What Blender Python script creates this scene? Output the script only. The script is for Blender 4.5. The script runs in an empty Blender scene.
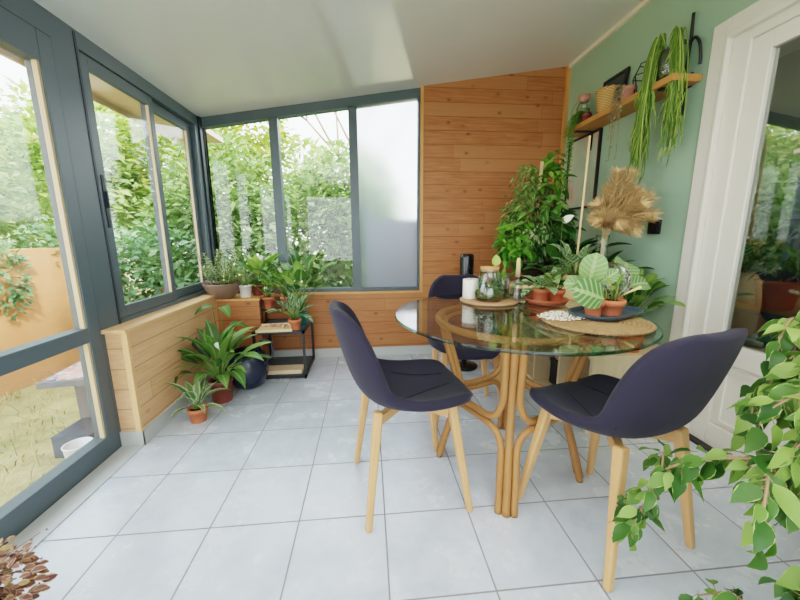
import bpy, math, random
from mathutils import Vector, Matrix, Quaternion
PI = math.pi
C = bpy.context.scene.collection
sc = bpy.context.scene
rad = math.radians

# ------------------------------------------------------------------ geometry helper
class MB:
    def __init__(s):
        s.v = []; s.f = []; s.a = {}; s.smooth = []
        s.rnd = []; s.uv = []
    def add(s, vs, fs, smooth=False, rnd=0.5, uv=None):
        o = len(s.v)
        s.v.extend([tuple(p) for p in vs])
        s.f.extend([tuple(i + o for i in f) for f in fs])
        s.smooth.extend([smooth] * len(fs))
        s.rnd.extend([rnd] * len(vs))
        s.uv.extend(uv if uv else [(0.5, 0.5)] * len(vs))
        return s
    def box(s, x0, x1, y0, y1, z0, z1):
        vs = [(x, y, z) for x in (x0, x1) for y in (y0, y1) for z in (z0, z1)]
        fs = [(0, 1, 3, 2), (4, 6, 7, 5), (0, 4, 5, 1), (2, 3, 7, 6), (0, 2, 6, 4), (1, 5, 7, 3)]
        return s.add(vs, fs)
    def prism(s, poly, axis, a, b):
        """poly: 2-D points in the two other axes (cyclic order), extruded along axis from a to b"""
        n = len(poly); vs = []
        for t in (a, b):
            for p in poly:
                q = list(p); q.insert(axis, t); vs.append(tuple(q))
        fs = [tuple(range(n)), tuple(range(2 * n - 1, n - 1, -1))]
        for i in range(n):
            j = (i + 1) % n
            fs.append((j, i, i + n, j + n))
        return s.add(vs, fs)
    def bar(s, p, q, wp, wq=None, dp=None, dq=None, up=(0, 0, 1)):
        """square bar from p to q: half-widths w (side) and d (other side)"""
        p = Vector(p); q = Vector(q); wq = wp if wq is None else wq
        dp = wp if dp is None else dp; dq = wq if dq is None else dq
        d = (q - p).normalized(); u = Vector(up)
        if abs(d.dot(u)) > .95: u = Vector((1, 0, 0))
        a = d.cross(u).normalized(); b = a.cross(d)
        vs = []
        for c, w, e in ((p, wp, dp), (q, wq, dq)):
            for sx, sy in ((-1, -1), (1, -1), (1, 1), (-1, 1)):
                vs.append(c + a * sx * w + b * sy * e)
        return s.add(vs, [(3, 2, 1, 0), (4, 5, 6, 7), (0, 1, 5, 4), (1, 2, 6, 5), (2, 3, 7, 6), (3, 0, 4, 7)])
    def tube(s, pts, r, n=8, closed=False, cap=True, rnd=0.5):
        pts = [Vector(p) for p in pts]; m = len(pts)
        rs = r if isinstance(r, (list, tuple)) else [r] * m
        tang = []
        for i in range(m):
            a = pts[(i - 1) % m] if (closed or i > 0) else pts[i]
            b = pts[(i + 1) % m] if (closed or i < m - 1) else pts[i]
            t = (b - a)
            tang.append(t.normalized() if t.length > 1e-9 else Vector((0, 0, 1)))
        u = Vector((0, 0, 1))
        if abs(tang[0].dot(u)) > .9: u = Vector((1, 0, 0))
        u = (u - tang[0] * u.dot(tang[0])).normalized()
        vs = []
        for i in range(m):
            if i:
                u = u - tang[i] * u.dot(tang[i])
                u = u.normalized() if u.length > 1e-6 else tang[i].orthogonal().normalized()
            w = tang[i].cross(u)
            for k in range(n):
                an = 2 * PI * k / n
                vs.append(pts[i] + (u * math.cos(an) + w * math.sin(an)) * rs[i])
        fs = []
        for i in range(m if closed else m - 1):
            j = (i + 1) % m
            for k in range(n):
                l = (k + 1) % n
                fs.append((i * n + k, i * n + l, j * n + l, j * n + k))
        if cap and not closed:
            fs.append(tuple(reversed(range(n)))); fs.append(tuple((m - 1) * n + k for k in range(n)))
        return s.add(vs, fs, True, rnd)
    def lathe(s, prof, n=32, c=(0, 0, 0), closed=False):
        """prof: (radius, z) list; revolved round the z axis at c"""
        vs = []; m = len(prof)
        for r, z in prof:
            r = max(r, 1e-4)
            for k in range(n):
                a = 2 * PI * k / n
                vs.append((c[0] + r * math.cos(a), c[1] + r * math.sin(a), c[2] + z))
        fs = []
        for i in range(m if closed else m - 1):
            j = (i + 1) % m
            for k in range(n):
                l = (k + 1) % n
                fs.append((i * n + k, i * n + l, j * n + l, j * n + k))
        return s.add(vs, fs, True)
    def ball(s, c, r, n=16, sz=1.0):
        m = n // 2
        return s.lathe([(r * math.sin(PI * i / m), -r * sz * math.cos(PI * i / m)) for i in range(m + 1)], n, c)
    def leaf(s, p, d, up, L, W, droop=.6, fold=.25, rnd=.5, seg=4, shape='oval', tw=0):
        """a leaf from p heading along d with its face towards up, bending down by droop (radians) over its length"""
        p = Vector(p); d = Vector(d).normalized(); up = Vector(up)
        side = d.cross(up)
        if side.length < 1e-3: side = d.orthogonal()
        side.normalize(); up = side.cross(d).normalized()
        vs = []; uv = []; pos = p.copy(); ang = 0.0
        for i in range(seg + 1):
            t = i / seg
            if shape == 'oval': w = math.sin(PI * min(1, t ** .8)) ** .8 if 0 < t < 1 else 0
            elif shape == 'lance': w = (math.sin(PI * t ** .65) ** 1.0) if 0 < t < 1 else 0
            elif shape == 'round': w = math.sqrt(max(0, 1 - (2 * t - 1) ** 2)) if 0 < t < 1 else 0
            elif shape == 'heart': w = (1 - t) ** .6 * min(1, (t + .12) * 5) if t < 1 else 0
            elif shape == 'strap': w = min(1, t * 6 + .5) * (1 - t ** 3)
            else: w = 1 - t
            w = max(w, .03)
            dd = d * math.cos(ang) - up * math.sin(ang)
            uu = up * math.cos(ang) + d * math.sin(ang)
            sd = side * math.cos(tw * t) + uu * math.sin(tw * t)
            lift = uu * (abs(w) * W * .5 * fold)
            vs += [pos - sd * w * W * .5 + lift, pos, pos + sd * w * W * .5 + lift]
            uv += [(0, t), (.5, t), (1, t)]
            pos = pos + dd * (L / seg); ang += droop / seg
        fs = []
        for i in range(seg):
            a = i * 3
            fs += [(a, a + 1, a + 4, a + 3), (a + 1, a + 2, a + 5, a + 4)]
        return s.add(vs, fs, True, rnd, uv)
    def clamp(s, axis, lo=-1e9, hi=1e9):
        for i, p in enumerate(s.v):
            q = list(p); q[axis] = min(hi, max(lo, q[axis])); s.v[i] = tuple(q)
        return s
    def build(s, name, mat, parent=None, loc=None):
        me = bpy.data.meshes.new(name)
        me.from_pydata(s.v, [], s.f); me.update()
        me.polygons.foreach_set('use_smooth', s.smooth)
        at = me.attributes.new('rnd', 'FLOAT', 'POINT'); at.data.foreach_set('value', s.rnd)
        ul = me.uv_layers.new(name='uv')
        for lp in me.loops: ul.data[lp.index].uv = s.uv[lp.vertex_index]
        o = bpy.data.objects.new(name, me); C.objects.link(o)
        if mat: me.materials.append(mat)
        if parent: o.parent = parent
        if loc: o.location = loc
        return o

def thing(name, label, cat, loc=(0, 0, 0), rz=0, group=None):
    o = bpy.data.objects.new(name, None); C.objects.link(o); o.empty_display_size = .05
    o.location = loc; o.rotation_euler = (0, 0, rz)
    return tag(o, label, cat, group)
def tag(o, label, cat, group=None, kind=None):
    o['label'] = label; o['category'] = cat
    if group: o['group'] = group
    if kind: o['kind'] = kind
    return o
def struct(name, mb, mat, parent=None):
    o = mb.build(name, mat, parent)
    if not parent: o['kind'] = 'structure'
    return o
def sharp(o, ang=35):
    for p in o.data.polygons: p.use_smooth = True
    try: o.data.set_sharp_from_angle(angle=rad(ang))
    except Exception: pass
    return o
def bevel(o, w=.003, seg=2):
    m = o.modifiers.new('b', 'BEVEL'); m.width = w; m.segments = seg; m.limit_method = 'ANGLE'; m.angle_limit = rad(40)
    return o
def dup(root, loc, rz, label, group=None):
    r = root.copy(); C.objects.link(r); r.location = loc; r.rotation_euler = (0, 0, rz); r['label'] = label
    if group: r['group'] = group
    for ch in list(root.children):
        c = ch.copy(); C.objects.link(c); c.parent = r
        for g in ch.children:
            d = g.copy(); C.objects.link(d); d.parent = c
    return r

# ------------------------------------------------------------------ materials
def srgb(r, g, b):
    f = lambda c: (c / 255) / 12.92 if c / 255 <= .04045 else ((c / 255 + .055) / 1.055) ** 2.4
    return (f(r), f(g), f(b), 1)
class NT:
    def __init__(s, name):
        s.m = bpy.data.materials.new(name); s.m.use_nodes = True
        s.t = s.m.node_tree; s.b = s.t.nodes['Principled BSDF']; s.out = s.t.nodes['Material Output']
    def n(s, typ, **k):
        x = s.t.nodes.new(typ)
        for a, v in k.items(): setattr(x, a, v)
        return x
    def l(s, a, b): s.t.links.new(a, b)
    def val(s, sock, v):
        if hasattr(v, 'node'): s.l(v, sock)
        else: sock.default_value = v
    def math(s, op, a, b=None, c=None, clamp=False):
        x = s.n('ShaderNodeMath', operation=op, use_clamp=clamp)
        s.val(x.inputs[0], a)
        if b is not None: s.val(x.inputs[1], b)
        if c is not None: s.val(x.inputs[2], c)
        return x.outputs[0]
    def mix(s, fac, a, b, mode='MIX'):
        x = s.n('ShaderNodeMix', data_type='RGBA', blend_type=mode)
        s.val(x.inputs[0], fac); s.val(x.inputs[6], a); s.val(x.inputs[7], b)
        return x.outputs[2]
    def coord(s, scale=(1, 1, 1), kind='Object'):
        tc = s.n('ShaderNodeTexCoord'); mp = s.n('ShaderNodeMapping'); mp.inputs['Scale'].default_value = scale
        s.l(tc.outputs[kind], mp.inputs[0]); return mp.outputs[0]
    def noise(s, vec, scale=5, detail=4, rough=.5, out=0):
        x = s.n('ShaderNodeTexNoise'); s.l(vec, x.inputs['Vector'])
        x.inputs['Scale'].default_value = scale; x.inputs['Detail'].default_value = detail; x.inputs['Roughness'].default_value = rough
        return x.outputs[out]
    def ramp(s, fac, stops):
        x = s.n('ShaderNodeValToRGB'); s.l(fac, x.inputs[0]); e = x.color_ramp.elements
        while len(e) < len(stops): e.new(.5)
        for i, (p, c) in enumerate(stops): e[i].position = p; e[i].color = c
        return x.outputs[0]
    def bump(s, h, strength=.2, dist=.01):
        x = s.n('ShaderNodeBump'); x.inputs['Strength'].default_value = strength; x.inputs['Distance'].default_value = dist
        s.l(h, x.inputs['Height']); s.l(x.outputs[0], s.b.inputs['Normal'])
    def set(s, color=None, rough=None, spec=None, metal=None, **k):
        if color is not None: s.val(s.b.inputs['Base Color'], color)
        if rough is not None: s.val(s.b.inputs['Roughness'], rough)
        if spec is not None: s.val(s.b.inputs['Specular IOR Level'], spec)
        if metal is not None: s.val(s.b.inputs['Metallic'], metal)
        for a, v in k.items(): s.val(s.b.inputs[a.replace('_', ' ')], v)
        return s
def plain(name, col, rough=.5, spec=.5, metal=0, var=.12, scale=12, bump=0):
    t = NT(name); n = t.noise(t.coord(), scale, 5, .6)
    c2 = tuple(min(1, x * (1 - var)) for x in col[:3]) + (1,); c1 = tuple(min(1, x * (1 + var)) for x in col[:3]) + (1,)
    t.set(t.mix(n, c2, c1), rough, spec, metal)
    if bump: t.bump(t.noise(t.coord(), scale * 8, 3), bump, .003)
    return t.m

def wood_boards(name, along, light, mid, dark, board=.11, knots=True, rough=.5):
    """horizontal cladding boards: stacked along z, grain along x or y"""
    t = NT(name); tc = t.n('ShaderNodeTexCoord'); sp = t.n('ShaderNodeSeparateXYZ'); t.l(tc.outputs['Object'], sp.inputs[0])
    L = sp.outputs[0 if along == 'x' else 1]; O = sp.outputs[1 if along == 'x' else 0]; Z = sp.outputs[2]
    zb = t.math('DIVIDE', t.math('ADD', Z, .013), board); row = t.math('FLOOR', zb); fr = t.math('FRACT', zb)
    wn = t.n('ShaderNodeTexWhiteNoise', noise_dimensions='1D'); t.l(row, wn.inputs['W'])
    cv = t.n('ShaderNodeCombineXYZ'); t.l(t.math('MULTIPLY', L, .9), cv.inputs[0])
    t.l(t.math('MULTIPLY', t.math('ADD', Z, t.math('MULTIPLY', wn.outputs[0], 7.0)), 14.0), cv.inputs[1]); t.l(t.math('MULTIPLY', O, 3.0), cv.inputs[2])
    g = t.noise(cv.outputs[0], 5, 5, .6)
    # board joints along the length
    cj = t.math('FRACT', t.math('ADD', t.math('DIVIDE', L, 1.45), t.math('MULTIPLY', wn.outputs[0], 3.7)))
    seg = t.math('FLOOR', t.math('ADD', t.math('DIVIDE', L, 1.45), t.math('MULTIPLY', wn.outputs[0], 3.7)))
    w2 = t.n('ShaderNodeTexWhiteNoise', noise_dimensions='2D'); cc = t.n('ShaderNodeCombineXYZ'); t.l(row, cc.inputs[0]); t.l(seg, cc.inputs[1]); t.l(cc.outputs[0], w2.inputs['Vector'])
    col = t.ramp(g, [(.2, dark), (.5, mid), (.8, light)])
    col = t.mix(t.math('MULTIPLY', w2.outputs[0], .5), col, mid)
    col = t.mix(t.math('MULTIPLY', t.math('SUBTRACT', w2.outputs[0], .35), .7, clamp=True), col, light)
    if knots:
        kv = t.n('ShaderNodeCombineXYZ'); t.l(L, kv.inputs[0]); t.l(t.math('MULTIPLY', Z, 1.5), kv.inputs[1]); t.l(t.math('MULTIPLY', O, .2), kv.inputs[2])
        vo = t.n('ShaderNodeTexVoronoi'); vo.inputs['Scale'].default_value = 6.4; t.l(kv.outputs[0], vo.inputs['Vector'])
        k = t.ramp(vo.outputs['Distance'], [(.04, (1, 1, 1, 1)), (.09, (.45, .45, .45, 1)), (.19, (0, 0, 0, 1))])
        col = t.mix(t.math('MULTIPLY', k, .75), col, tuple(x * .38 for x in dark[:3]) + (1,))
    gr = t.math('LESS_THAN', t.math('MINIMUM', fr, t.math('SUBTRACT', 1, fr)), .028)
    jt = t.math('LESS_THAN', cj, .002)
    col = t.mix(t.math('MULTIPLY', t.math('MAXIMUM', gr, jt), .55), col, tuple(x * .4 for x in dark[:3]) + (1,))
    t.set(col, rough, .35)
    t.bump(t.math('SUBTRACT', 1, gr), .35, .004)
    return t.m
def wood_plain(name, light, dark, axis=2, rough=.45, scale=1.0):
    t = NT(name); s = [26 * scale] * 3; s[axis] = 2.2 * scale
    n = t.noise(t.coord(tuple(s)), 1.6, 5, .6)
    t.set(t.mix(n, dark, light), rough, .35); return t.m
def leafmat(name, dark, mid, light, edge=None, rib=None, trans=.3, rough=.42, stripes=0, edgew=.32):
    t = NT(name); at = t.n('ShaderNodeAttribute', attribute_name='rnd'); uv = t.n('ShaderNodeUVMap', uv_map='uv')
    sp = t.n('ShaderNodeSeparateXYZ'); t.l(uv.outputs[0], sp.inputs[0])
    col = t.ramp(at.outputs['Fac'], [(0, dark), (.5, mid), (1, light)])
    ac = t.math('ABSOLUTE', t.math('SUBTRACT', sp.outputs[0], .5))
    nz = t.noise(t.coord((1, 1, 1)), 60, 3)
    if stripes:
        w = t.math('SINE', t.math('MULTIPLY', t.math('SUBTRACT', sp.outputs[1], t.math('MULTIPLY', ac, .5)), stripes))
        col = t.mix(t.math('GREATER_THAN', w, .55), col, edge)
    elif edge:
        f = t.math('GREATER_THAN', t.math('ADD', ac, t.math('MULTIPLY', t.math('SUBTRACT', nz, .5), .3)), edgew)
        col = t.mix(t.math('MULTIPLY', f, .85), col, edge)
    if rib:
        col = t.mix(t.math('MULTIPLY', t.math('LESS_THAN', ac, .07), .6), col, rib)
    t.set(col, rough, .4)
    tr = t.n('ShaderNodeBsdfTranslucent'); t.l(t.mix(.5, col, (.55, .75, .1, 1), 'MULTIPLY'), tr.inputs[0])
    mx = t.n('ShaderNodeMixShader'); mx.inputs[0].default_value = trans
    t.l(t.b.outputs[0], mx.inputs[1]); t.l(tr.outputs[0], mx.inputs[2]); t.l(mx.outputs[0], t.out.inputs[0])
    return t.m
def clearglass(name, tint=(1, 1, 1, 1), refl=1.0, base=0.0, rough=0.0):
    """thin glass pane: see-through plus a Fresnel reflection"""
    t = NT(name); tr = t.n('ShaderNodeBsdfTransparent'); tr.inputs[0].default_value = tint
    gl = t.n('ShaderNodeBsdfGlossy'); gl.inputs['Roughness'].default_value = rough
    fr = t.n('ShaderNodeFresnel'); fr.inputs[0].default_value = 1.5
    geo = t.n('ShaderNodeNewGeometry')
    ior = t.math('ADD', t.math('MULTIPLY', geo.outputs['Backfacing'], 1 / 1.5 - 1.5), 1.5); t.l(ior, fr.inputs[0])
    ms = t.n('ShaderNodeMixShader'); t.l(t.math('ADD', t.math('MULTIPLY', fr.outputs[0], refl), base, clamp=True), ms.inputs[0])
    t.l(tr.outputs[0], ms.inputs[1]); t.l(gl.outputs[0], ms.inputs[2]); t.l(ms.outputs[0], t.out.inputs[0])
    t.t.nodes.remove(t.b); return t.m

TILE = .333
def tilemat():
    t = NT('glazed_floor_tiles'); tc = t.n('ShaderNodeTexCoord'); sp = t.n('ShaderNodeSeparateXYZ'); t.l(tc.outputs['Object'], sp.inputs[0])
    def edge(s):
        f = t.math('FRACT', t.math('DIVIDE', s, TILE)); return t.math('MINIMUM', f, t.math('SUBTRACT', 1, f))
    e = t.math('MINIMUM', edge(sp.outputs[0]), edge(sp.outputs[1]))
    g = t.math('LESS_THAN', e, .0085)
    idx = t.n('ShaderNodeCombineXYZ'); t.l(t.math('FLOOR', t.math('DIVIDE', sp.outputs[0], TILE)), idx.inputs[0]); t.l(t.math('FLOOR', t.math('DIVIDE', sp.outputs[1], TILE)), idx.inputs[1])
    wn = t.n('ShaderNodeTexWhiteNoise', noise_dimensions='3D'); t.l(idx.outputs[0], wn.inputs['Vector'])
    off = t.n('ShaderNodeVectorMath', operation='MULTIPLY_ADD'); t.l(wn.outputs['Color'], off.inputs[0]); off.inputs[1].default_value = (9, 9, 9); t.l(tc.outputs['Object'], off.inputs[2])
    n1 = t.noise(off.outputs[0], 6, 6, .62); n2 = t.noise(off.outputs[0], 38, 4, .6)
    col = t.ramp(n1, [(.28, srgb(180, 190, 204)), (.5, srgb(200, 208, 220)), (.72, srgb(214, 219, 227))])
    col = t.mix(t.math('MULTIPLY', wn.outputs[0], .12), col, srgb(186, 192, 200))
    t.set(t.mix(g, col, srgb(126, 124, 126)), t.mix(g, t.ramp(n1, [(.3, (.16, .16, .16, 1)), (.7, (.32, .32, .32, 1))]), (.8, .8, .8, 1)), .8)
    h = t.math('ADD', t.math('MULTIPLY', n2, .25), t.math('ADD', t.math('MULTIPLY', n1, .5), t.math('MULTIPLY', t.math('SUBTRACT', 1, g), .7)))
    t.bump(h, .22, .008); return t.m

W_L, W_M, W_D = srgb(226, 178, 118), srgb(205, 150, 90), srgb(178, 118, 64)
M = dict(
    tiles=tilemat(),
    boards_x=wood_boards('pine_cladding_across', 'x', srgb(188, 132, 88), srgb(168, 106, 64), srgb(140, 80, 44)),
    boards_y=wood_boards('pine_cladding_along', 'y', srgb(232, 192, 152), srgb(218, 168, 124), srgb(192, 136, 96)),
    trimwood=wood_plain('pine_trim', srgb(222, 168, 108), srgb(192, 132, 74), 2),
    sillwood=wood_plain('pine_sill', srgb(232, 190, 140), srgb(212, 162, 110), 1),
    alu=plain('anthracite_aluminium', srgb(78, 91, 97), .42, .5, .0, .05),
    alu_dark=plain('anthracite_shadow_gap', srgb(40, 48, 56), .5, .4, 0, .05),
    lit_reveal=plain('tan_lit_reveal', srgb(206, 180, 140), .5),  # tan colour paints the lit reveal of the stiles
    ceil=plain('white_gloss_panels', srgb(232, 231, 225), .11, .55, 0, .02, 1.5),
    cream=plain('cream_trim_paint', srgb(238, 230, 208), .4),
    white=plain('white_door_lacquer', srgb(226, 222, 212), .35, .5, 0, .02),
    green=plain('sage_green_paint', srgb(160, 190, 166), .55, .35, 0, .04, 2.5),
    plaster=plain('white_plaster', srgb(226, 224, 218), .7),
    skirt=plain('grey_tile_skirting', srgb(186, 188, 186), .35, .5, 0, .06),
    fabric=None, beech=wood_plain('beech_leg', srgb(216, 170, 118), srgb(194, 142, 92), 2),
    rattan=wood_plain('rattan_cane', srgb(178, 128, 78), srgb(144, 96, 54), 2, .4, .6),
    terracotta=plain('terracotta', srgb(196, 112, 80), .75, .2, 0, .12, 18),
    terra_dark=plain('dark_red_plastic', srgb(128, 66, 54), .5),
    orange=plain('orange_clay', srgb(206, 104, 52), .6),
    soil=plain('dark_potting_soil', srgb(44, 34, 28), .95, .1, 0, .5, 60, .5),
    black=plain('matt_black_metal', srgb(36, 34, 36), .45),
    gloss_black=plain('gloss_black', srgb(24, 24, 26), .2),
    navy=plain('navy_glaze', srgb(28, 36, 58), .25, .6),
    wht_ceramic=plain('white_ceramic', srgb(232, 230, 226), .3),
    bowl=plain('taupe_stoneware', srgb(128, 104, 88), .4),
    beige=plain('beige_clay', srgb(214, 178, 132), .6),
    greenpot=plain('dark_green_pot', srgb(48, 112, 96), .3),
    pinkpot=plain('pink_clay', srgb(196, 138, 118), .6),
    candle=plain('white_wax', srgb(240, 234, 222), .45),
    cork=plain('cork', srgb(190, 146, 100), .85, .1, 0, .3, 120),
    jute=plain('plaited_straw', srgb(156, 126, 90), .85, .1, 0, .45, 60, .8),
    pebble=plain('white_pebbles', srgb(236, 230, 214), .6, .3, 0, .15, 90),
    slate=plain('blue_grey_tray', srgb(66, 80, 90), .35),
    cabinet=wood_plain('pale_oak_veneer', srgb(224, 204, 170), srgb(200, 176, 138), 2, .5),
    cabinetdark=plain('cabinet_back', srgb(206, 200, 188), .6),
    shelfwood=wood_plain('honey_wood_shelf', srgb(206, 152, 92), srgb(176, 118, 64), 1),
    bamboo=wood_plain('pale_dowel', srgb(236, 208, 164), srgb(214, 178, 130), 2),
    stem=plain('green_stem', srgb(104, 132, 62), .6), bark=plain('grey_brown_bark', srgb(150, 122, 92), .85),
    brownstem=plain('brown_stem', srgb(128, 98, 62), .8),
    glass=clearglass('window_glass', (.95, .97, .96, 1), .9),
    doorglass=clearglass('door_glass', (.72, .76, .74, 1), 1.5, .14),
    tableglass=clearglass('green_table_glass', (.90, .955, .93, 1), 1.2, .02),
    vaseglass=clearglass('vase_glass', (.93, .97, .94, 1), 1.2, .02),
    edgeglass=clearglass('table_glass_edge', (.22, .40, .33, 1), .5, .03),
    petal=plain('white_petal', srgb(246, 246, 232), .5),
    pampas=plain('dried_pampas', srgb(214, 182, 134), .9, .1, 0, .2),
    moss=plain('moss_and_soil', srgb(72, 78, 42), .95, .1, 0, .5, 50, .6),
    stone=plain('grey_stone', srgb(112, 113, 114), .7), whiteplastic=plain('white_plastic', srgb(240, 240, 242), .4),
    L_spath=leafmat('glossy_mid_green_leaf', srgb(44, 80, 34), srgb(86, 128, 58), srgb(150, 184, 94), None, srgb(160, 190, 110)),
    L_bright=leafmat('bright_green_leaf', srgb(78, 126, 42), srgb(126, 168, 68), srgb(184, 210, 110), None, srgb(190, 220, 130)),
    L_dark=leafmat('deep_green_leaf', srgb(26, 60, 24), srgb(52, 100, 40), srgb(96, 146, 60), None, None),
    L_ficus=leafmat('variegated_weeping_fig_leaf', srgb(50, 90, 34), srgb(90, 132, 56), srgb(152, 184, 94), srgb(180, 200, 122), None, .38, .38, 0, .47),
    L_drac=leafmat('striped_dracaena_leaf', srgb(60, 104, 50), srgb(96, 140, 76), srgb(140, 170, 110), srgb(206, 214, 178), None, .25, .45, 0, .30),
    L_diff=leafmat('pale_striped_leaf', srgb(54, 92, 54), srgb(100, 136, 86), srgb(150, 178, 126), srgb(176, 198, 156), None, .25, .45, 22),
    L_orb=leafmat('silver_striped_round_leaf', srgb(70, 108, 58), srgb(104, 142, 80), srgb(146, 178, 110), srgb(142, 174, 112), srgb(172, 194, 136), .25, .4, 40),
    L_pale=leafmat('pale_trailing_leaf', srgb(140, 160, 110), srgb(176, 190, 140), srgb(214, 216, 180), None, None),
    L_rhip=leafmat('lime_hanging_stem', srgb(88, 126, 44), srgb(142, 176, 76), srgb(194, 212, 118), None, None, .3),
    L_fern=leafmat('fresh_fern', srgb(64, 120, 32), srgb(104, 160, 50), srgb(150, 190, 80), None, None),
    L_red=leafmat('coleus_leaf', srgb(104, 52, 62), srgb(158, 108, 96), srgb(206, 182, 110), srgb(196, 170, 130), None, .25),
    L_succ=leafmat('string_of_hearts_leaf', srgb(110, 124, 100), srgb(150, 160, 130), srgb(196, 196, 170), None, None),
    L_purple=leafmat('purple_grey_leaf', srgb(120, 90, 96), srgb(156, 130, 124), srgb(200, 180, 160), None, None),
    L_hedge=leafmat('garden_hedge_leaf', srgb(92, 124, 70), srgb(146, 174, 108), srgb(204, 216, 152), None, None, .45, .6),
    L_tree=leafmat('garden_tree_leaf', srgb(120, 150, 84), srgb(176, 196, 118), srgb(226, 230, 164), None, None, .45, .6),
    L_yellow=leafmat('yellow_green_leaf', srgb(130, 150, 56), srgb(190, 196, 88), srgb(236, 222, 130), None, None, .5, .6),  # yellower foliage colours for the tree by the window corner
    L_ivy=leafmat('ivy_leaf', srgb(78, 116, 74), srgb(120, 158, 108), srgb(168, 196, 146), None, None, .35, .5),
)
def fabricmat():
    t = NT('dark_purple_navy_felt'); n = t.noise(t.coord(), 420, 3, .7); n2 = t.noise(t.coord(), 5, 3)
    t.set(t.mix(n, srgb(30, 28, 40), srgb(52, 49, 64)), .9, .12, 0, Sheen_Weight=.08, Sheen_Roughness=.5)
    t.bump(n, .25, .002); return t.m
M['fabric'] = fabricmat()
def frosted():
    t = NT('frosted_film_glass'); t.t.nodes.remove(t.b)
    rf = t.n('ShaderNodeBsdfRefraction'); rf.inputs['Roughness'].default_value = .42; rf.inputs['IOR'].default_value = 1.18
    rf.inputs[0].default_value = (.97, .98, 1, 1)
    df = t.n('ShaderNodeBsdfTranslucent'); df.inputs[0].default_value = (.85, .9, .95, 1)
    m = t.n('ShaderNodeMixShader'); m.inputs[0].default_value = .18
    t.l(rf.outputs[0], m.inputs[1]); t.l(df.outputs[0], m.inputs[2]); t.l(m.outputs[0], t.out.inputs[0]); return t.m
M['frost'] = frosted()
def terrawall():
    t = NT('terracotta_render'); n = t.noise(t.coord(), 1.6, 5, .6); n2 = t.noise(t.coord(), 30, 3)
    t.set(t.mix(n, srgb(206, 138, 92), srgb(236, 178, 132)), .9, .1); t.bump(n2, .2, .01); return t.m
def lawnmat():
    t = NT('dry_lawn'); n = t.noise(t.coord(), 3, 6, .65); n2 = t.noise(t.coord((1, 1, 1)), 45, 4, .7)
    c = t.ramp(n, [(.3, srgb(106, 120, 60)), (.5, srgb(164, 150, 96)), (.7, srgb(192, 174, 122))])
    t.set(t.mix(t.math('MULTIPLY', n2, .5), c, srgb(226, 216, 164)), .95, .1); t.bump(n2, .6, .03); return t.m
M['terrawall'] = terrawall(); M['lawn'] = lawnmat()
def mosaic():
    t = NT('mosaic_tiles'); v = t.n('ShaderNodeTexVoronoi'); v.inputs['Scale'].default_value = 26; t.l(t.coord(), v.inputs[0])
    c = t.ramp(t.math('FRACT', t.math('MULTIPLY', v.outputs['Color'], 3.3)), [(0, srgb(206, 92, 72)), (.3, srgb(226, 214, 204)), (.55, srgb(92, 112, 160)), (.8, srgb(230, 170, 140)), (1, srgb(150, 150, 170))])
    t.set(c, .3); return t.m
M['mosaic'] = mosaic()
def wicker():
    t = NT('woven_willow'); tc = t.n('ShaderNodeTexCoord'); sp = t.n('ShaderNodeSeparateXYZ'); t.l(tc.outputs['Object'], sp.inputs[0])
    an = t.math('ARCTAN2', sp.outputs[1], sp.outputs[0])
    zz = t.math('MULTIPLY', sp.outputs[2], 420); row = t.math('FLOOR', t.math('DIVIDE', zz, PI))
    w = t.math('SINE', t.math('ADD', t.math('MULTIPLY', an, 14), t.math('MULTIPLY', row, PI)))
    h = t.math('MULTIPLY', t.math('ABSOLUTE', t.math('SINE', zz)), t.math('ADD', t.math('MULTIPLY', w, .4), .6))
    t.set(t.mix(h, srgb(168, 120, 66), srgb(238, 200, 138)), .75, .2); t.bump(h, .6, .006); return t.m
M['wicker'] = wicker()
def posterart():
    t = NT('faded_print'); n = t.noise(t.coord((1, 1, .6)), 7, 3, .5)
    t.set(t.ramp(n, [(.35, srgb(170, 196, 170)), (.52, srgb(186, 204, 182)), (.58, srgb(206, 186, 166)), (.75, srgb(190, 150, 132))]), .4); return t.m
M['poster'] = posterart()

# ------------------------------------------------------------------ room shell
XW, XL, YB, YG, XR, YF = -.05, .07, 2.20, 2.26, 3.02, -2.4
cz = lambda x: 2.028 + .1525 * (x + .05)          # sloping ceiling
struct('floor', MB().box(-.16, 3.16, YF - .1, 2.34, -.06, 0), M['tiles'])
struct('ceiling', MB().prism([(-.2, cz(-.2)), (3.2, cz(3.2)), (3.2, cz(3.2) + .12), (-.2, cz(-.2) + .12)], 1, YF - .1, 2.36), M['ceil'])
bk = struct('wall_back', MB().box(XW + .02, 1.76, YB, 2.33, 0, .585).prism([(1.76, 0), (XR + .1, 0), (XR + .1, cz(XR + .1)), (1.76, cz(1.76))], 1, YB, 2.33), M['boards_x'])
lw = struct('wall_left', MB().box(XW - .08, XL, .925, 2.33, 0, .625), M['boards_y'])
struct('wall_corner', MB().box(XL, .40, 1.96, YB, 0, .585), M['boards_x'])
mb = MB().box(XR, 3.14, .80, 2.33, 0, 2.62).box(XR, 3.14, YF, -.40, 0, 2.62).box(XR, 3.14, -.40, .80, 2.0, 2.62)
struct('wall_right', mb, M['green'])
struct('wall_front', MB().box(-.16, 3.14, YF - .1, YF, 0, .5).box(-.16, 3.14, YF - .1, YF, 2.0, 2.6).box(2.5, 3.14, YF - .1, YF, .5, 2.0), M['plaster'])
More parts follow.
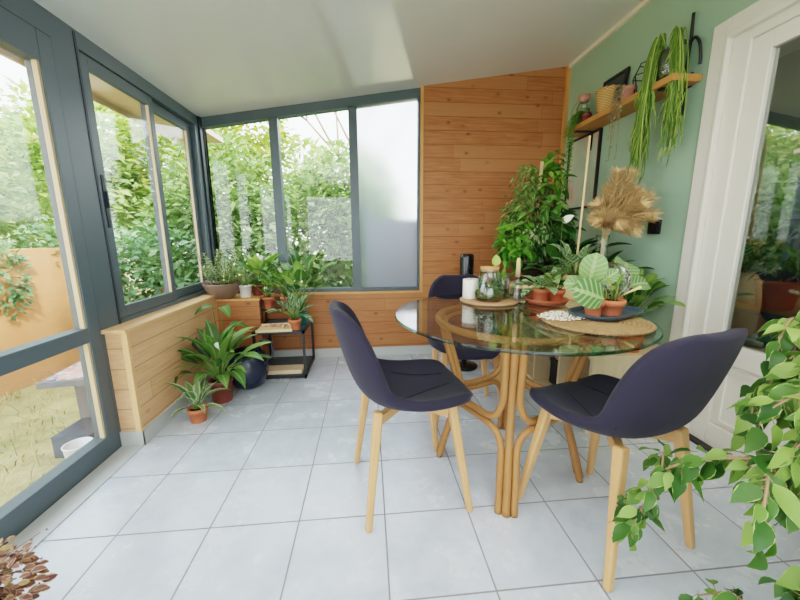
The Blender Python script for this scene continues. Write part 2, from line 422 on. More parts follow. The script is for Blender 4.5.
w3 = struct('window_added', MB().box(-.16, 2.5, YF - .08, YF - .02, .5, .56).box(-.16, 2.5, YF - .08, YF - .02, 1.94, 2.0).box(-.16, -.1, YF - .08, YF - .02, .56, 1.94).box(1.15, 1.21, YF - .08, YF - .02, .56, 1.94).box(2.44, 2.5, YF - .08, YF - .02, .56, 1.94), M['alu'])  # unseen glazing added behind the camera to let in sky light
for a, b in ((-.1, 1.15), (1.21, 2.44)): MB().box(a, b, YF - .052, YF - .048, .56, 1.94).build('pane', M['glass'], w3)
struct('baseboard_back', MB().box(.40, XR, YB - .012, YB, 0, .08), M['skirt'])
struct('baseboard_left', MB().box(XL, XL + .012, .915, 1.96, 0, .085).box(XW - .02, XL + .012, .913, .925, 0, .085), M['skirt'])
struct('trim_1', MB().prism([(XR - .024, cz(XR) - .03), (XR, cz(XR) - .03), (XR, cz(XR)), (XR - .024, cz(XR - .024))], 1, YF, YB), M['cream'])
struct('trim_2', MB().box(XR - .03, XR, YB - .03, YB, 0, cz(XR) - .005), M['trimwood'])
struct('trim_3', MB().box(1.752, 1.775, YB - .008, YB + .03, .585, cz(1.76)), M['trimwood'])
struct('trim_4', MB().box(XW - .02, XL + .012, .90, 1.96, .622, .64).box(XL - .014, XL + .014, .905, .925, .085, .622), M['sillwood'])
struct('trim_5', MB().box(XL - .02, .41, 1.95, YG + .02, .585, .602).box(.41, 1.755, YB - .012, YG + .02, .585, .602), M['trimwood'])

# glazed frames -------------------------------------------------------------------
def zt(x): return cz(x) - .075
# window_1: back, three lights under the slope
m1 = MB()
x0, x1 = -.06, 1.755; FA, FB = YG - .03, YG + .04
m1.prism([(x0, zt(x0)), (x1, zt(x1)), (x1, cz(x1)), (x0, cz(x0))], 1, FA, FB)
m1.box(x0, x1, FA, FB, .602, .632)
for a, b in ((x0, -.015), (.505, .575), (1.15, 1.222), (1.735, x1)):
    m1.prism([(a, .632), (b, .632), (b, zt(b) + .01), (a, zt(a) + .01)], 1, FA, FB)
w1 = struct('window_1', m1, M['alu'])
for i, (a, b) in enumerate(((-.015, .505), (.575, 1.15), (1.222, 1.735))):
    MB().prism([(a, .632), (b, .632), (b, zt(b)), (a, zt(a))], 1, YG, YG + .006).build('pane' if i < 2 else 'frosted_pane', M['glass'] if i < 2 else M['frost'], w1)
# window_2: left, sliding pair
m2 = MB(); A, B = XW - .06, XW + .02
m2.box(A, B, 1.04, 2.24, 1.955, cz(XW) + .01).box(A, B, 1.04, 1.057, .64, 1.955).box(A, B, 2.14, 2.24, .64, 1.955).box(A, B, 1.04, 2.24, .64, .665)
w2 = struct('window_2', m2, M['alu'])
def sash(parent, xa, xb, y0, y1, z0, z1, l, r, t, b, glassmat=M['glass']):
    s = MB().box(xa, xb, y0, y0 + l, z0, z1).box(xa, xb, y1 - r, y1, z0, z1).box(xa, xb, y0 + l, y1 - r, z1 - t, z1).box(xa, xb, y0 + l, y1 - r, z0, z0 + b)
    f = bevel(s.build('sash', M['alu'], parent), .002)
    xm = (xa + xb) / 2
    MB().box(xm - .003, xm + .003, y0 + l, y1 - r, z0 + b, z1 - t).build('pane', glassmat, f)
    MB().box(xm - .004, xb - .002, y1 - r - .008, y1 - r + .001, z0 + b, z1 - t).build('lit_reveal_strip', M['lit_reveal'], f)  # thin tan strip painting light on the stile's reveal
    return f
s1 = sash(w2, XW - .012, XW + .014, 1.060, 1.615, .667, 1.950, .048, .045, .06, .06)
sash(w2, XW - .045, XW - .018, 1.585, 2.138, .667, 1.950, .045, .055, .06, .06)
h = MB().box(XW + .014, XW + .018, 1.074, 1.090, 1.14, 1.40).box(XW + .018, XW + .03, 1.078, 1.086, 1.24, 1.32).build('pull_handle', M['alu_dark'], s1)
MB().box(XW + .0145, XW + .016, 1.061, 1.0645, .667, 1.950).build('shadow_gap', M['alu_dark'], w2)
struct('trim_6', MB().box(XW - .06, XW + .035, 2.19, YG + .04, .602, cz(XW)), M['alu_dark'])
# door_1: left glazed door with a transom
m3 = MB(); m3.box(A, B, .905, 1.04, 0, cz(XW) + .01).box(A, B, -1.3, .905, 1.925, cz(XW) + .01).box(A, B, -1.3, .905, -.01, .015)
m3.box(A, B, -.45, -.38, .015, 1.925).box(A, B, -1.3, -1.22, .015, 1.925)
d1 = struct('door_1', m3, M['alu'])
def leafdoor(y0, y1):
    xa, xb = XW - .035, XW + .028; st = .068
    s = MB().box(xa, xb, y0, y0 + st, .02, 1.92).box(xa, xb, y1 - st, y1, .02, 1.92).box(xa, xb, y0 + st, y1 - st, 1.80, 1.92).box(xa, xb, y0 + st, y1 - st, .02, .115).box(xa, xb, y0 + st, y1 - st, .605, .675)
    f = bevel(s.build('door_leaf', M['alu'], d1), .003)
    MB().box(XW - .006, XW, y0 + st, y1 - st, .675, 1.80).build('pane', M['glass'], f)
    MB().box(XW - .006, XW, y0 + st, y1 - st, .115, .605).build('pane', M['glass'], f)
    MB().box(XW, XW + .02, y1 - st - .012, y1 - st + .001, .675, 1.80).box(XW, XW + .02, y1 - st - .012, y1 - st + .001, .115, .605).build('lit_reveal_strip', M['lit_reveal'], f)  # lit reveal of the door stile, coloured in as a strip
leafdoor(-.375, .895); leafdoor(-1.215, -.455)
MB().box(XW + .0201, XW + .0215, .897, .9035, .02, 1.925).box(XW + .0201, XW + .0215, -.38, .9035, 1.9215, 1.927).box(XW + .0201, XW + .023, 1.032, 1.045, .64, cz(XW) - .01).build('shadow_gap', M['alu_dark'], d1)
struct('wall_side', MB().box(XW - .08, XW + .05, YF, -1.3, 0, 2.05), M['plaster'])
struct('trim_7', MB().box(XW + .02, XL + .01, -1.3, .913, 0, .006), M['skirt'])
# door_2: white French door in the green wall
m4 = MB(); X0 = XR - .022
m4.box(X0, XR, .80, .885, 0, 2.085).box(X0, XR, -.40, .80, 2.0, 2.085)
m4.box(X0 - .008, XR, .795, .812, 0, 2.02).box(X0 - .008, XR, -.40, .80, 1.992, 2.017)
m4.box(XR, XR + .10, .715, .80, 0, 2.0).box(XR, XR + .10, -.40, .715, 1.95, 2.0)
d2 = struct('door_2', bevel(m4.build('x', None)) and m4, M['white']) if False else struct('door_2', m4, M['white'])
bevel(d2, .004)
lf = MB(); LA, LB = XR + .012, XR + .055; y0, y1 = -.28, .714
lf.box(LA, LB, y0, y0 + .082, .01, 1.95).box(LA, LB, y1 - .082, y1, .01, 1.95).box(LA, LB, y0 + .082, y1 - .082, 1.875, 1.95).box(LA, LB, y0 + .082, y1 - .082, .01, .13).box(LA, LB, y0 + .082, y1 - .082, .46, .56)
lf.box(LA + .014, LB, y0 + .082, y1 - .082, .13, .46)
leaf2 = bevel(lf.build('door_leaf', M['white'], d2), .004)
MB().box(LA + .02, LA + .024, y0 + .082, y1 - .082, .56, 1.875).build('pane', M['doorglass'], leaf2)
a, b = y0 + .115, y1 - .115
MB().box(LA + .004, LA + .016, a, b, .15, .165).box(LA + .004, LA + .016, a, b, .425, .44).box(LA + .004, LA + .016, a, a + .015, .165, .425).box(LA + .004, LA + .016, b - .015, b, .165, .425).build('panel_moulding', M['white'], leaf2)
struct('trim_8', MB().box(XR - .03, XR + .12, -.40, .80, 0, .012), M['black'])
# the dim room seen through the door
struct('wall_inner', MB().box(4.9, 5.0, -1.8, 2.3, 0, 2.6).box(3.14, 5, 2.2, 2.3, 0, 2.6).box(3.14, 5, -1.9, -1.8, 0, 2.6), plain('inner_grey_wall', srgb(150, 158, 150), .7))
struct('floor_inner', MB().box(3.14, 5, -1.9, 2.3, -.06, -.001), plain('inner_floor', srgb(150, 128, 100), .5))
struct('ceiling_inner', MB().box(3.14, 5, -1.9, 2.3, 2.6, 2.7), M['plaster'])

# ------------------------------------------------------------------ pots and plants
def pot_profile(r, h, rim=.012, taper=.78):
    rb = r * taper; th = .006
    return [(0, 0), (rb * .96, 0), (rb, .004), (r - .004, h - rim * 2), (r, h - rim * 2), (r + .004, h - rim), (r + .003, h), (r - th, h), (r - th, h - rim * 2), (rb - th, .012), (0, .012)]
def pot(parent, r, h, mat, rim=.012, taper=.78, name='pot', soil=True, loc=(0, 0, 0)):
    p = MB().lathe(pot_profile(r, h, rim, taper), 28).build(name, mat, parent, loc)
    if soil:
        f = .86
        MB().lathe([(r * (taper + (1 - taper) * f) - .007, h * f), (r * .5, h * f + .006), (0, h * f + .009)], 24).build('soil', M['soil'], p)
    return p
def rosette(rg, n, z0, L, W, pet, lean=(20, 75), shape='lance', droop=1.0, fold=.3, r0=.02, seg=6, petr=.0028, bias=(0, 0), up0=.2):
    """leaves on petioles rising from one point: returns (leaves, petioles)"""
    lv, pt = MB(), MB()
    for i in range(n):
        a = 2.399 * i + rg.uniform(-.5, .5); t = (i + .5) / n
        th = rad(lean[0] + (lean[1] - lean[0]) * t + rg.uniform(-7, 7))
        h = Vector((math.cos(a) + bias[0], math.sin(a) + bias[1], 0)); h.normalize()
        s = rg.uniform(.75, 1.12); pl = pet * s * rg.uniform(.7, 1.15)
        b = Vector((math.cos(a) * r0 * rg.random(), math.sin(a) * r0 * rg.random(), z0))
        d0 = h * math.sin(th * .55) + Vector((0, 0, math.cos(th * .55))); d1 = h * math.sin(th) + Vector((0, 0, math.cos(th)))
        m = b + d0 * pl * .55; e = m + d1 * pl * .45
        if pl > .01: pt.tube([b, m, e], [petr * 1.2, petr, petr * .8], 5, rnd=rg.random())
        else: e = b
        lv.leaf(e, d1, Vector((0, 0, 1)) * .8 + d0 * up0 - h * .4, L * s, W * s, droop * rg.uniform(.6, 1.25), fold, rg.random(), seg, shape, rg.uniform(-.5, .5))
    return lv, pt
def flower(mb_p, mb_s, base, tip, size, rg):
    mb_s.tube([base, (Vector(base) + Vector(tip)) / 2 + Vector((0, 0, .01)), tip], .0022, 5)
    d = Vector((rg.uniform(-.6, .6), -.6, .6))
    mb_p.leaf(tip, d, (0, -.9, .6), size, size * .62, .4, .3, .5, 5, 'oval')
    mb_s.tube([tip, Vector(tip) + Vector((0, -.012, size * .35))], .004, 6)
def bushcloud(rg, n, c, r, L, W, shape='oval', droop=.5, seg=2, gravity=.4, shell=.6, fn=None):
    lv = MB()
    for i in range(n):
        while True:
            q = Vector((rg.uniform(-1, 1), rg.uniform(-1, 1), rg.uniform(-1, 1)))
            if q.length <= 1 and q.length > shell * rg.random(): break
        p = Vector((c[0] + q.x * r[0], c[1] + q.y * r[1], c[2] + q.z * r[2]))
        if fn and not fn(p): continue
        d = q.normalized() * .8 + Vector((rg.uniform(-1, 1), rg.uniform(-1, 1), rg.uniform(-.6, .6) - gravity))
        s = rg.uniform(.7, 1.25)
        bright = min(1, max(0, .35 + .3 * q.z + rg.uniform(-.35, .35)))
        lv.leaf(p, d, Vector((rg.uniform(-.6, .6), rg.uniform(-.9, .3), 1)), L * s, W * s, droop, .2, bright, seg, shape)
    return lv

# ------------------------------------------------------------------ table
TC = (1.93, .58); TR = .53; TZ = .75
tb = thing('dining_table', 'round glass-topped dining table on a curved rattan cane base', 'table', (TC[0], TC[1], 0), rad(-22))
gt = MB().lathe([(0, .738), (TR - .003, .738)], 96).lathe([(TR - .003, TZ), (0, TZ)], 96)
gt.smooth = [False] * len(gt.smooth)
gt.build('glass_top', M['tableglass'], tb)
MB().lathe([(TR - .0029, .738), (TR, .741), (TR, .747), (TR - .0029, TZ)], 96).build('glass_edge', M['edgeglass'], tb)
RG = .335
def rpt(r, an, z): return Vector((r * math.cos(an), r * math.sin(an), z))
MB().tube([rpt(RG, 2 * PI * k / 48, .722) for k in range(48)], .0145, 10, True).tube([rpt(.30, 2 * PI * k / 48, .705) for k in range(48)], .009, 8, True).build('top_ring', M['rattan'], tb)
def smooth_path(pts, n=6):
    out = []; P = [Vector(p) for p in pts]; P = [P[0] * 2 - P[1]] + P + [P[-1] * 2 - P[-2]]
    for i in range(1, len(P) - 2):
        for k in range(n):
            t = k / n; a, b, c, d = P[i - 1], P[i], P[i + 1], P[i + 2]
            out.append(.5 * ((2 * b) + (c - a) * t + (2 * a - 5 * b + 4 * c - d) * t * t + (3 * b - a - 3 * c + d) * t ** 3))
    out.append(P[-2]); return out
for k in range(4):
    an = k * PI / 2
    lg = MB()
    # middle pair of canes: splayed at the floor, waisted, flaring to the ring
    for off in (0,):
        t = Vector((-math.sin(an), math.cos(an), 0)) * off
        lg.tube([q + t for q in smooth_path([rpt(.325, an, 0), rpt(.285, an, .15), rpt(.235, an, .32), rpt(.235, an, .42), rpt(.285, an, .6), rpt(RG - .01, an, .715)])],   .0165, 10)
    # cane wrapping bands
    leg = lg.build('leg', M['rattan'], tb)
    a0, a1 = an, an + PI / 2
    def arc(zs, sgn, r):
        da = .13
        f = lambda u, rr, z: rpt(rr, a0 + (a1 - a0) * u, z)
        return smooth_path([f(.06, r[0], zs[0]), f(.068, r[1], zs[1]), f(.085, r[2], zs[2]), f(.19, r[3], zs[3]), f(.5, r[4], zs[4]), f(.81, r[3], zs[3]), f(.915, r[2], zs[2]), f(.932, r[1], zs[1]), f(.94, r[0], zs[0])])
    MB().tube(arc((0, .14, .26, .318, .325), 1, (.32, .285, .25, .235, .205)), .0145, 10).build('lower_arch', M['rattan'], tb)
    MB().tube(arc((.715, .58, .44, .365, .352), 1, (RG - .012, .290, .250, .235, .205)), .0145, 10).build('upper_arch', M['rattan'], tb)

# ------------------------------------------------------------------ chairs (front towards local +x)
def chair(label, loc, rz):
    t = thing('dining_chair', label, 'chair', loc, rz, 'upholstered shell chairs round the glass table')
    prof = [(.245, .430), (.232, .452), (.19, .462), (.10, .456), (.0, .448), (-.09, .452), (-.155, .470), (-.200, .515), (-.230, .59), (-.256, .68), (-.277, .76), (-.289, .812), (-.293, .832)]
    half = [.10, .165, .205, .228, .232, .226, .216, .212, .212, .207, .190, .140, .085]
    nu = 12; vs = []; fs = []
    N = len(prof)
    for i, ((px, pz), w) in enumerate(zip(prof, half)):
        tt = i / (N - 1)
        for j in range(nu + 1):
            u = -1 + 2 * j / nu
            k = math.sin(u * PI / 2) * .35 + u * .65
            back = max(0, min(1, (tt - .42) / .25))
            e = abs(u) ** 2.2
            lift = e * (.030 + .035 * math.exp(-((tt - .5) / .16) ** 2)) * (1 - back * .6)
            fwd = e * (.085 * back + .03 * math.exp(-((tt - .5) / .16) ** 2))
            tp = min(1, (w / .207) ** 2) if tt > .6 else 1; lift *= tp; fwd *= tp
            fr = max(0, (.12 - tt) / .12)
            vs.append((px + fwd - e * fr * .035, k * w, pz + lift * (1 - fr)))
    for i in range(N - 1):
        for j in range(nu):
            a = i * (nu + 1) + j
            fs.append((a, a + nu + 1, a + nu + 2, a + 1))
    s = MB().add(vs, fs, True).build('seat_shell', M['fabric'], t)
    so = s.modifiers.new('s', 'SOLIDIFY'); so.thickness = .04; so.offset = 0
    su = s.modifiers.new('d', 'SUBSURF'); su.levels = 2; su.render_levels = 2
    # two seat seams
    sm = MB()
    for u in (-1, 1):
        sm.tube(smooth_path([(.17, .05 * u, .487), (.05, .085 * u, .479), (-.08, .15 * u, .487), (-.16, .19 * u, .522)]), .0022, 6)
    sm.build('seat_seam', M['fabric'], s)
    for sx in (-1, 1):
        for sy in (-1, 1):
            bevel(MB().bar((.145 * sx - .005, .142 * sy, .447), (.205 * sx, .205 * sy, 0), .021, .0135, .018, .0125, up=(sx, 0, 0)).build('leg', M['beech'], t), .009, 4)
    MB().bar((-.145, -.138, .412), (.135, .138, .412), .013, .013, .018, .018).bar((-.145, .138, .412), (.135, -.138, .412), .013, .013, .024, .024).build('underframe', M['beech'], t)
    return t
ch = chair('dark upholstered shell chair facing the table, whole seat and all four legs in view on the open floor', (1.442, .49, 0), rad(8))
dup(ch, (2.150, .222, 0), rad(106), 'dark upholstered shell chair seen from behind, beside the white door and the weeping fig')
dup(ch, (1.865, 1.10, 0), rad(-94), 'dark upholstered shell chair behind the glass table, in front of the pine wall')
ch['label'] = 'dark upholstered shell chair with its back to the plant corner, seen from the side'

# ------------------------------------------------------------------ things on the table
def solid(name, label, cat, mb, mat, loc, rz=0, group=None):
    o = mb.build(name, mat, None, loc); o.rotation_euler = (0, 0, rz); tag(o, label, cat, group); return o
solid('serving_board', 'round wooden board under the candle and the moss jar on the glass table', 'board', MB().lathe([(0, 0), (.145, 0), (.15, .004), (.15, .010), (.145, .014), (0, .014)], 48), plain('brown_board', srgb(166, 128, 92), .55), (1.915, .865, TZ))
cd = solid('candle', 'thick white pillar candle on the round wooden board', 'candle', MB().lathe([(0, 0), (.039, 0), (.041, .003), (.041, .099), (.038, .102), (.030, .096), (0, .094)], 32), M['candle'], (1.825, .895, TZ + .0145))
MB().tube([(0, 0, .093), (.001, 0, .106)], .0015, 6).build('wick', M['black'], cd)
jr = thing('terrarium_jar', 'squat glass jar of moss with a cork and a sprouting leaf', 'jar', (1.898, .82, TZ + .0145))
MB().lathe([(0, 0), (.062, 0), (.074, .012), (.078, .04), (.068, .08), (.054, .12), (.05, .15), (.053, .16), (.050, .16), (.047, .15), (.05, .12), (.064, .08), (.074, .04), (.07, .014), (0, .006)], 40).build('glass_jar', M['vaseglass'], jr)
mo = MB().lathe([(0, .01), (.066, .016), (.071, .035), (.066, .05), (.03, .058), (0, .06)], 24)
mo.build('moss', M['moss'], jr)
rg = random.Random(5)
bushcloud(rg, 70, (0, 0, .062), (.045, .045, .03), .026, .016, seg=2).build('moss_plant', M['L_dark'], jr)
MB().lathe([(0, .148), (.044, .148), (.047, .172), (0, .174)], 24).build('cork', M['cork'], jr)
sp = MB(); sp.leaf((.02, -.02, .174), (.1, 0, 1), (0, -1, .2), .06, .045, .2, .2, .9, 5); sp.tube([(.02, 0, .15), (.02, -.02, .176)], .002, 5); sp.build('sprout', M['L_bright'], jr)
gv = thing('glass_tumbler', 'clear glass tumbler of green cuttings beside the moss jar', 'glass', (1.985, .875, TZ + .0145))
MB().lathe([(0, 0), (.036, 0), (.04, .005), (.042, .13), (.0395, .13), (.037, .008), (0, .006)], 32).build('glass_wall', M['vaseglass'], gv)
MB().lathe([(0, .008), (.036, .008), (.037, .045), (0, .05)], 24).build('moss', M['moss'], gv)
lv, pt = rosette(random.Random(8), 12, .04, .05, .022, .07, (5, 40), 'oval', .4)
lv.build('leaves', M['L_bright'], gv); pt.build('stems', M['stem'], gv)
cf = thing('carafe', 'conical glass carafe with a long wooden neck beside the terracotta saucer', 'carafe', (2.062, .855, TZ + .001))
MB().lathe([(0, 0), (.05, 0), (.052, .005), (.02, .10), (.014, .13), (.011, .13), (.016, .10), (.047, .008), (0, .006)], 32).build('glass_body', M['vaseglass'], cf)
MB().lathe([(0, .128), (.013, .128), (.010, .20), (.008, .225), (0, .226)], 20).build('wooden_neck', M['bamboo'], cf)
# terracotta saucer with two pots
sr = (2.19, .785)
solid('plant_saucer', 'round terracotta saucer holding two little plant pots on the glass table', 'saucer', MB().lathe([(0, 0), (.088, 0), (.103, .02), (.105, .024), (.099, .024), (.084, .007), (0, .007)], 40), M['terracotta'], (sr[0], sr[1], TZ + .001))
rg = random.Random(11)
p1 = thing('potted_plant', 'silvery drooping leaves in a small terracotta pot nearer the carafe', 'plant', (sr[0] - .042, sr[1] - .015, TZ + .0085), 0, 'pots on the terracotta saucer')
pot(p1, .042, .07, M['terracotta'])
lv, pt = rosette(rg, 13, .06, .10, .055, .05, (35, 95), 'oval', 1.0, bias=(-.5, -.3)); lv.build('leaves', M['L_diff'], p1); pt.build('stems', M['stem'], p1)
p2 = thing('potted_plant', 'little green plant in a terracotta pot under the dowel', 'plant', (sr[0] + .045, sr[1] + .0, TZ + .0085), 0, 'pots on the terracotta saucer')
pot(p2, .042, .062, M['terracotta'])
lv, pt = rosette(rg, 14, .055, .075, .045, .06, (20, 85), 'heart', .8); lv.build('leaves', M['L_spath'], p2); pt.build('stems', M['stem'], p2)
# straw mat, pebbles, tray
mt = MB()
for i in range(13):
    r = .014 + i * .0146; n = max(18, int(2 * PI * r / .0055)); w = max(3, int(round(2 * PI * r / .024)))
    for ph in (0, PI):
        mt.tube([rpt(r + .0042 * math.sin(w * q + ph), q, .0075 + .0032 * math.cos(w * q + ph)) for q in [2 * PI * j / n for j in range(n)]], .0052, 6, True)
solid('straw_placemat', 'round plaited straw placemat under the blue tray on the glass table', 'placemat', mt, M['jute'], (2.165, .375, TZ + .001))
pb = MB(); rg = random.Random(3)
for i in range(260):
    a = rg.uniform(0, 2 * PI); r = .095 * math.sqrt(rg.random())
    pb.ball((r * 1.2 * math.cos(a), r * .8 * math.sin(a), .004), rg.uniform(.003, .0055), 8, .6)
o = solid('pebbles', 'patch of white pebbles strewn on the straw placemat', 'pebbles', pb, M['pebble'], (2.07, .43, TZ + .0165), .3); o['kind'] = 'stuff'
tr = MB()
def roundrect(w, d, r, n=6):
    return [((sx * (w - r) + r * math.cos(a0 + PI / 2 * k / n)), (sy * (d - r) + r * math.sin(a0 + PI / 2 * k / n))) for sx, sy, a0 in ((1, 1, 0), (-1, 1, PI / 2), (-1, -1, PI), (1, -1, 1.5 * PI)) for k in range(n + 1)]
def loft(rings, caps=True):
    m = MB(); n = len(rings[0]); vs = [p for r in rings for p in r]; fs = []
    for i in range(len(rings) - 1):
        for k in range(n): fs.append((i * n + k, i * n + (k + 1) % n, (i + 1) * n + (k + 1) % n, (i + 1) * n + k))
    if caps: fs.append(tuple(reversed(range(n)))); fs.append(tuple((len(rings) - 1) * n + k for k in range(n)))
    return m.add(vs, fs)
ring = lambda w, d, r, z: [(x, y, z) for x, y in roundrect(w, d, r)]
TRY = (2.255, .44); TZt = TZ + .0175
solid('serving_tray', 'blue grey oval tray holding three terracotta pots on the straw mat', 'tray', loft([ring(.145, .085, .07, 0), ring(.16, .10, .08, .012), ring(.162, .102, .08, .020), ring(.156, .096, .078, .020), ring(.142, .082, .068, .006)]), M['slate'], (TRY[0], TRY[1], TZt), rad(28))
def local(x, y, c=TRY, a=rad(28)): return (c[0] + x * math.cos(a) - y * math.sin(a), c[1] + x * math.sin(a) + y * math.cos(a))
rg = random.Random(21); zt_ = TZt + .0065
x, y = local(-.095, .0)
q = thing('potted_plant', 'calathea with a huge round striped leaf in a terracotta pot beside the pebbles', 'plant', (x, y, zt_), 0, 'terracotta pots on the blue tray')
pot(q, .036, .065, M['terracotta'])
lv, pt = MB(), MB()
for b, d, L, W, dr in (((.0, -.055, .075), (-.8, .0, .35), .13, .12, .4), ((-.01, .03, .13), (.05, -.25, .9), .12, .10, .5), ((.0, .05, .11), (-.8, .2, .2), .09, .075, .6), ((.03, .02, .13), (.5, -.3, .5), .08, .06, .6)):
    b = Vector(b); pt.tube([(0, 0, .055), b * .6 + Vector((0, 0, .03)), b], .0028, 6); lv.leaf(b, d, (-.3, -.8, .45), L, W, dr, .12, rg.random(), 8, 'round')
lv.build('leaves', M['L_orb'], q); pt.build('stems', M['stem'], q)
x, y = local(-.015, -.028)
q = thing('potted_plant', 'terracotta pot of bare leaf stalks in front of the glass globe', 'plant', (x, y, zt_), 0, 'terracotta pots on the blue tray')
pot(q, .046, .062, M['terracotta'])
lv, pt = rosette(rg, 9, .055, .05, .018, .07, (5, 45), 'lance', .5); lv.build('leaves', M['L_bright'], q); pt.build('stems', M['stem'], q)
x, y = local(.075, .03)
q = thing('potted_plant', 'begonia with a broad silvery leaf in the terracotta pot under the glass globe', 'plant', (x, y, zt_), 0, 'terracotta pots on the blue tray')
pot(q, .05, .065, M['terracotta'])
lv, pt = MB(), MB()
for b, d, L, W, dr in (((.07, .03, .13), (.5, .1, .75), .13, .115, 1.3), ((.085, .0, .10), (.85, -.2, .3), .11, .075, 1.0), ((.05, .07, .13), (.2, .8, .5), .10, .07, .8), ((-.02, .06, .14), (-.4, .4, .8), .09, .07, .8)):
    b = Vector(b); pt.tube([(0, 0, .055), b * .5 + Vector((0, 0, .04)), b], .0026, 6); lv.leaf(b, d, (.1, -.75, .7), L, W, dr, .15, rg.random(), 8, 'round')
lv.build('leaves', M['L_orb'], q); pt.build('stems', M['stem'], q)
gx, gy = local(.045, .012)
gl = thing('glass_globe', 'clear glass globe on a thin peg standing over the tray pots', 'globe', (gx, gy, TZt + .062))
def globe():
    t = NT('mirrored_smoky_glass'); t.set(srgb(232, 214, 200), .03, .5, 0, Transmission_Weight=.0)
    t.t.nodes.remove(t.b); tr = t.n('ShaderNodeBsdfTransparent'); tr.inputs[0].default_value = (.86, .86, .82, 1); g = t.n('ShaderNodeBsdfGlossy'); g.inputs['Roughness'].default_value = .02
    lw_ = t.n('ShaderNodeLayerWeight'); lw_.inputs[0].default_value = .35
    ms = t.n('ShaderNodeMixShader'); t.l(t.math('ADD', t.math('MULTIPLY', lw_.outputs['Facing'], .5), .22), ms.inputs[0]); t.l(tr.outputs[0], ms.inputs[1]); t.l(g.outputs[0], ms.inputs[2]); t.l(ms.outputs[0], t.out.inputs[0]); return t.m
MB().ball((0, 0, .075), .075, 36).build('bulb', globe(), gl)
MB().tube([(0, 0, -.02), (0, 0, .004)], .006, 8).build('peg', M['vaseglass'], gl)
x, y = local(.135, .0)
solid('plant_marker', 'pale yellow wooden plant marker lying out from the tray rim', 'marker', MB().bar((-.03, 0, 0), (.06, .0, .012), .006, .006, .0012), plain('yellow_wood', srgb(240, 220, 140), .5), (x - .0, y, TZt + .10), rad(-15)) if False else None
mk = MB().bar((0, 0, 0), (.075, -.03, .045), .005, .005, .0012)
MB
x, y = local(.085, .02)
q2 = mk.build('plant_marker', plain('yellow_wood', srgb(240, 222, 150), .5), q, (.02, -.03, .06))

# ------------------------------------------------------------------ low cabinet and the plants behind the table
CX0, CX1, CY0, CY1, CZ = 2.47, 2.99, .78, 1.72, .45
cb = thing('low_cabinet', 'pale oak low open cabinet against the green wall under the table edge', 'cabinet', (CX0, CY0, 0))
w, d = CX1 - CX0, CY1 - CY0
bevel(MB().box(0, w, 0, d, CZ - .022, CZ).build('top', M['cabinet'], cb), .002)
for yy, nm in ((0, 'side_panel'), (d - .02, 'side_panel'), (.30, 'divider'), (.61, 'divider')):
    MB().box(0, w, yy, yy + .02, 0, CZ - .022).build(nm, M['cabinet'], cb)
MB().box(0, w, .02, d - .02, .04, .06).build('bottom_shelf', M['cabinet'], cb)
MB().box(w - .015, w, .02, d - .02, .06, CZ - .022).build('back_panel', M['cabinetdark'], cb)
solid('storage_box', 'black storage box inside the open low cabinet', 'box', MB().box(-.12, .12, -.1, .1, 0, .16).box(-.125, .125, -.105, .105, .16, .18), M['black'], (2.68, 1.24, .0605))
q = thing('flower_pot', 'orange clay pot at the wall end of the low cabinet top', 'pot', (2.74, .86, CZ)); pot(q, .06, .10, M['orange'])
q = thing('glass_jar', 'small clear glass jar on the low cabinet beside the green dish', 'jar', (2.60, .85, CZ))
MB().lathe([(0, 0), (.04, 0), (.042, .005), (.042, .05), (.036, .06), (.033, .06), (.039, .05), (.038, .006), (0, .005)], 28).build('jar_glass', M['vaseglass'], q)
MB().lathe([(0, .006), (.037, .006), (.037, .03), (0, .035)], 20).build('contents', M['pebble'], q)
solid('green_dish', 'small bright green dish on the corner of the low cabinet', 'dish', MB().lathe([(0, 0), (.03, 0), (.045, .03), (.048, .045), (.044, .045), (.028, .008), (0, .006)], 28), plain('bright_green_glaze', srgb(52, 140, 70), .3), (2.525, .84, CZ))
# pampas grass in a tall glass vase
vs_ = thing('glass_vase', 'tall clear glass vase on the low cabinet holding the pampas plumes', 'vase', (2.70, 1.12, CZ))
MB().lathe([(0, 0), (.06, 0), (.066, .008), (.055, .2), (.036, .48), (.034, .60), (.038, .64), (.035, .64), (.031, .60), (.033, .48), (.051, .2), (.06, .012), (0, .008)], 36).build('vase_glass', M['vaseglass'], vs_)
pg = thing('pampas_grass', 'bunch of dried beige pampas plumes standing in the tall vase', 'dried grass', (2.70, 1.12, CZ + .02)); 
rg = random.Random(31); plm = MB(); sts = MB()
for (tx, ty, tz, n) in ((-.02, -.10, .98, 1), (.06, -.10, .98, 1), (.11, -.06, .90, 1), (.14, -.16, .84, 1), (.15, -.02, .76, 1), (.10, -.14, .86, 1), (.0, -.02, .90, 1), (.06, -.20, .80, 1), (-.06, -.02, .80, 1), (-.08, -.06, .72, 1), (.12, -.22, .74, 1), (-.03, -.15, .70, 1), (.04, -.2, .66, 1)):
    tip = Vector((tx, ty, tz)); b = Vector((0, 0, 0)); mid = Vector((tx * .12, ty * .12, .62)); d = (tip - mid)
    path = smooth_path([b, Vector((tx * .05, ty * .05, .3)), mid, mid + d * .55 + Vector((0, 0, .03)), tip + Vector((0, 0, -.01))], 8)
    sts.tube(path, .0022, 5)
    for i in range(520):
        t = rg.random() ** .8; k = int((len(path) - 1) * (.56 + .44 * t)); p = path[min(k, len(path) - 1)]
        dr = (path[min(k + 1, len(path) - 1)] - path[max(k - 1, 0)]).normalized()
        o = Vector((rg.gauss(0, 1), rg.gauss(0, 1), rg.gauss(0, 1))); o = (o - dr * o.dot(dr)).normalized()
        L = rg.uniform(.05, .11) * (1.15 - t * .5)
        plm.leaf(p, dr * .55 + o * .9 + Vector((0, 0, -.15)), o, L, .0045, .9, 0, rg.random(), 3, 'lance')
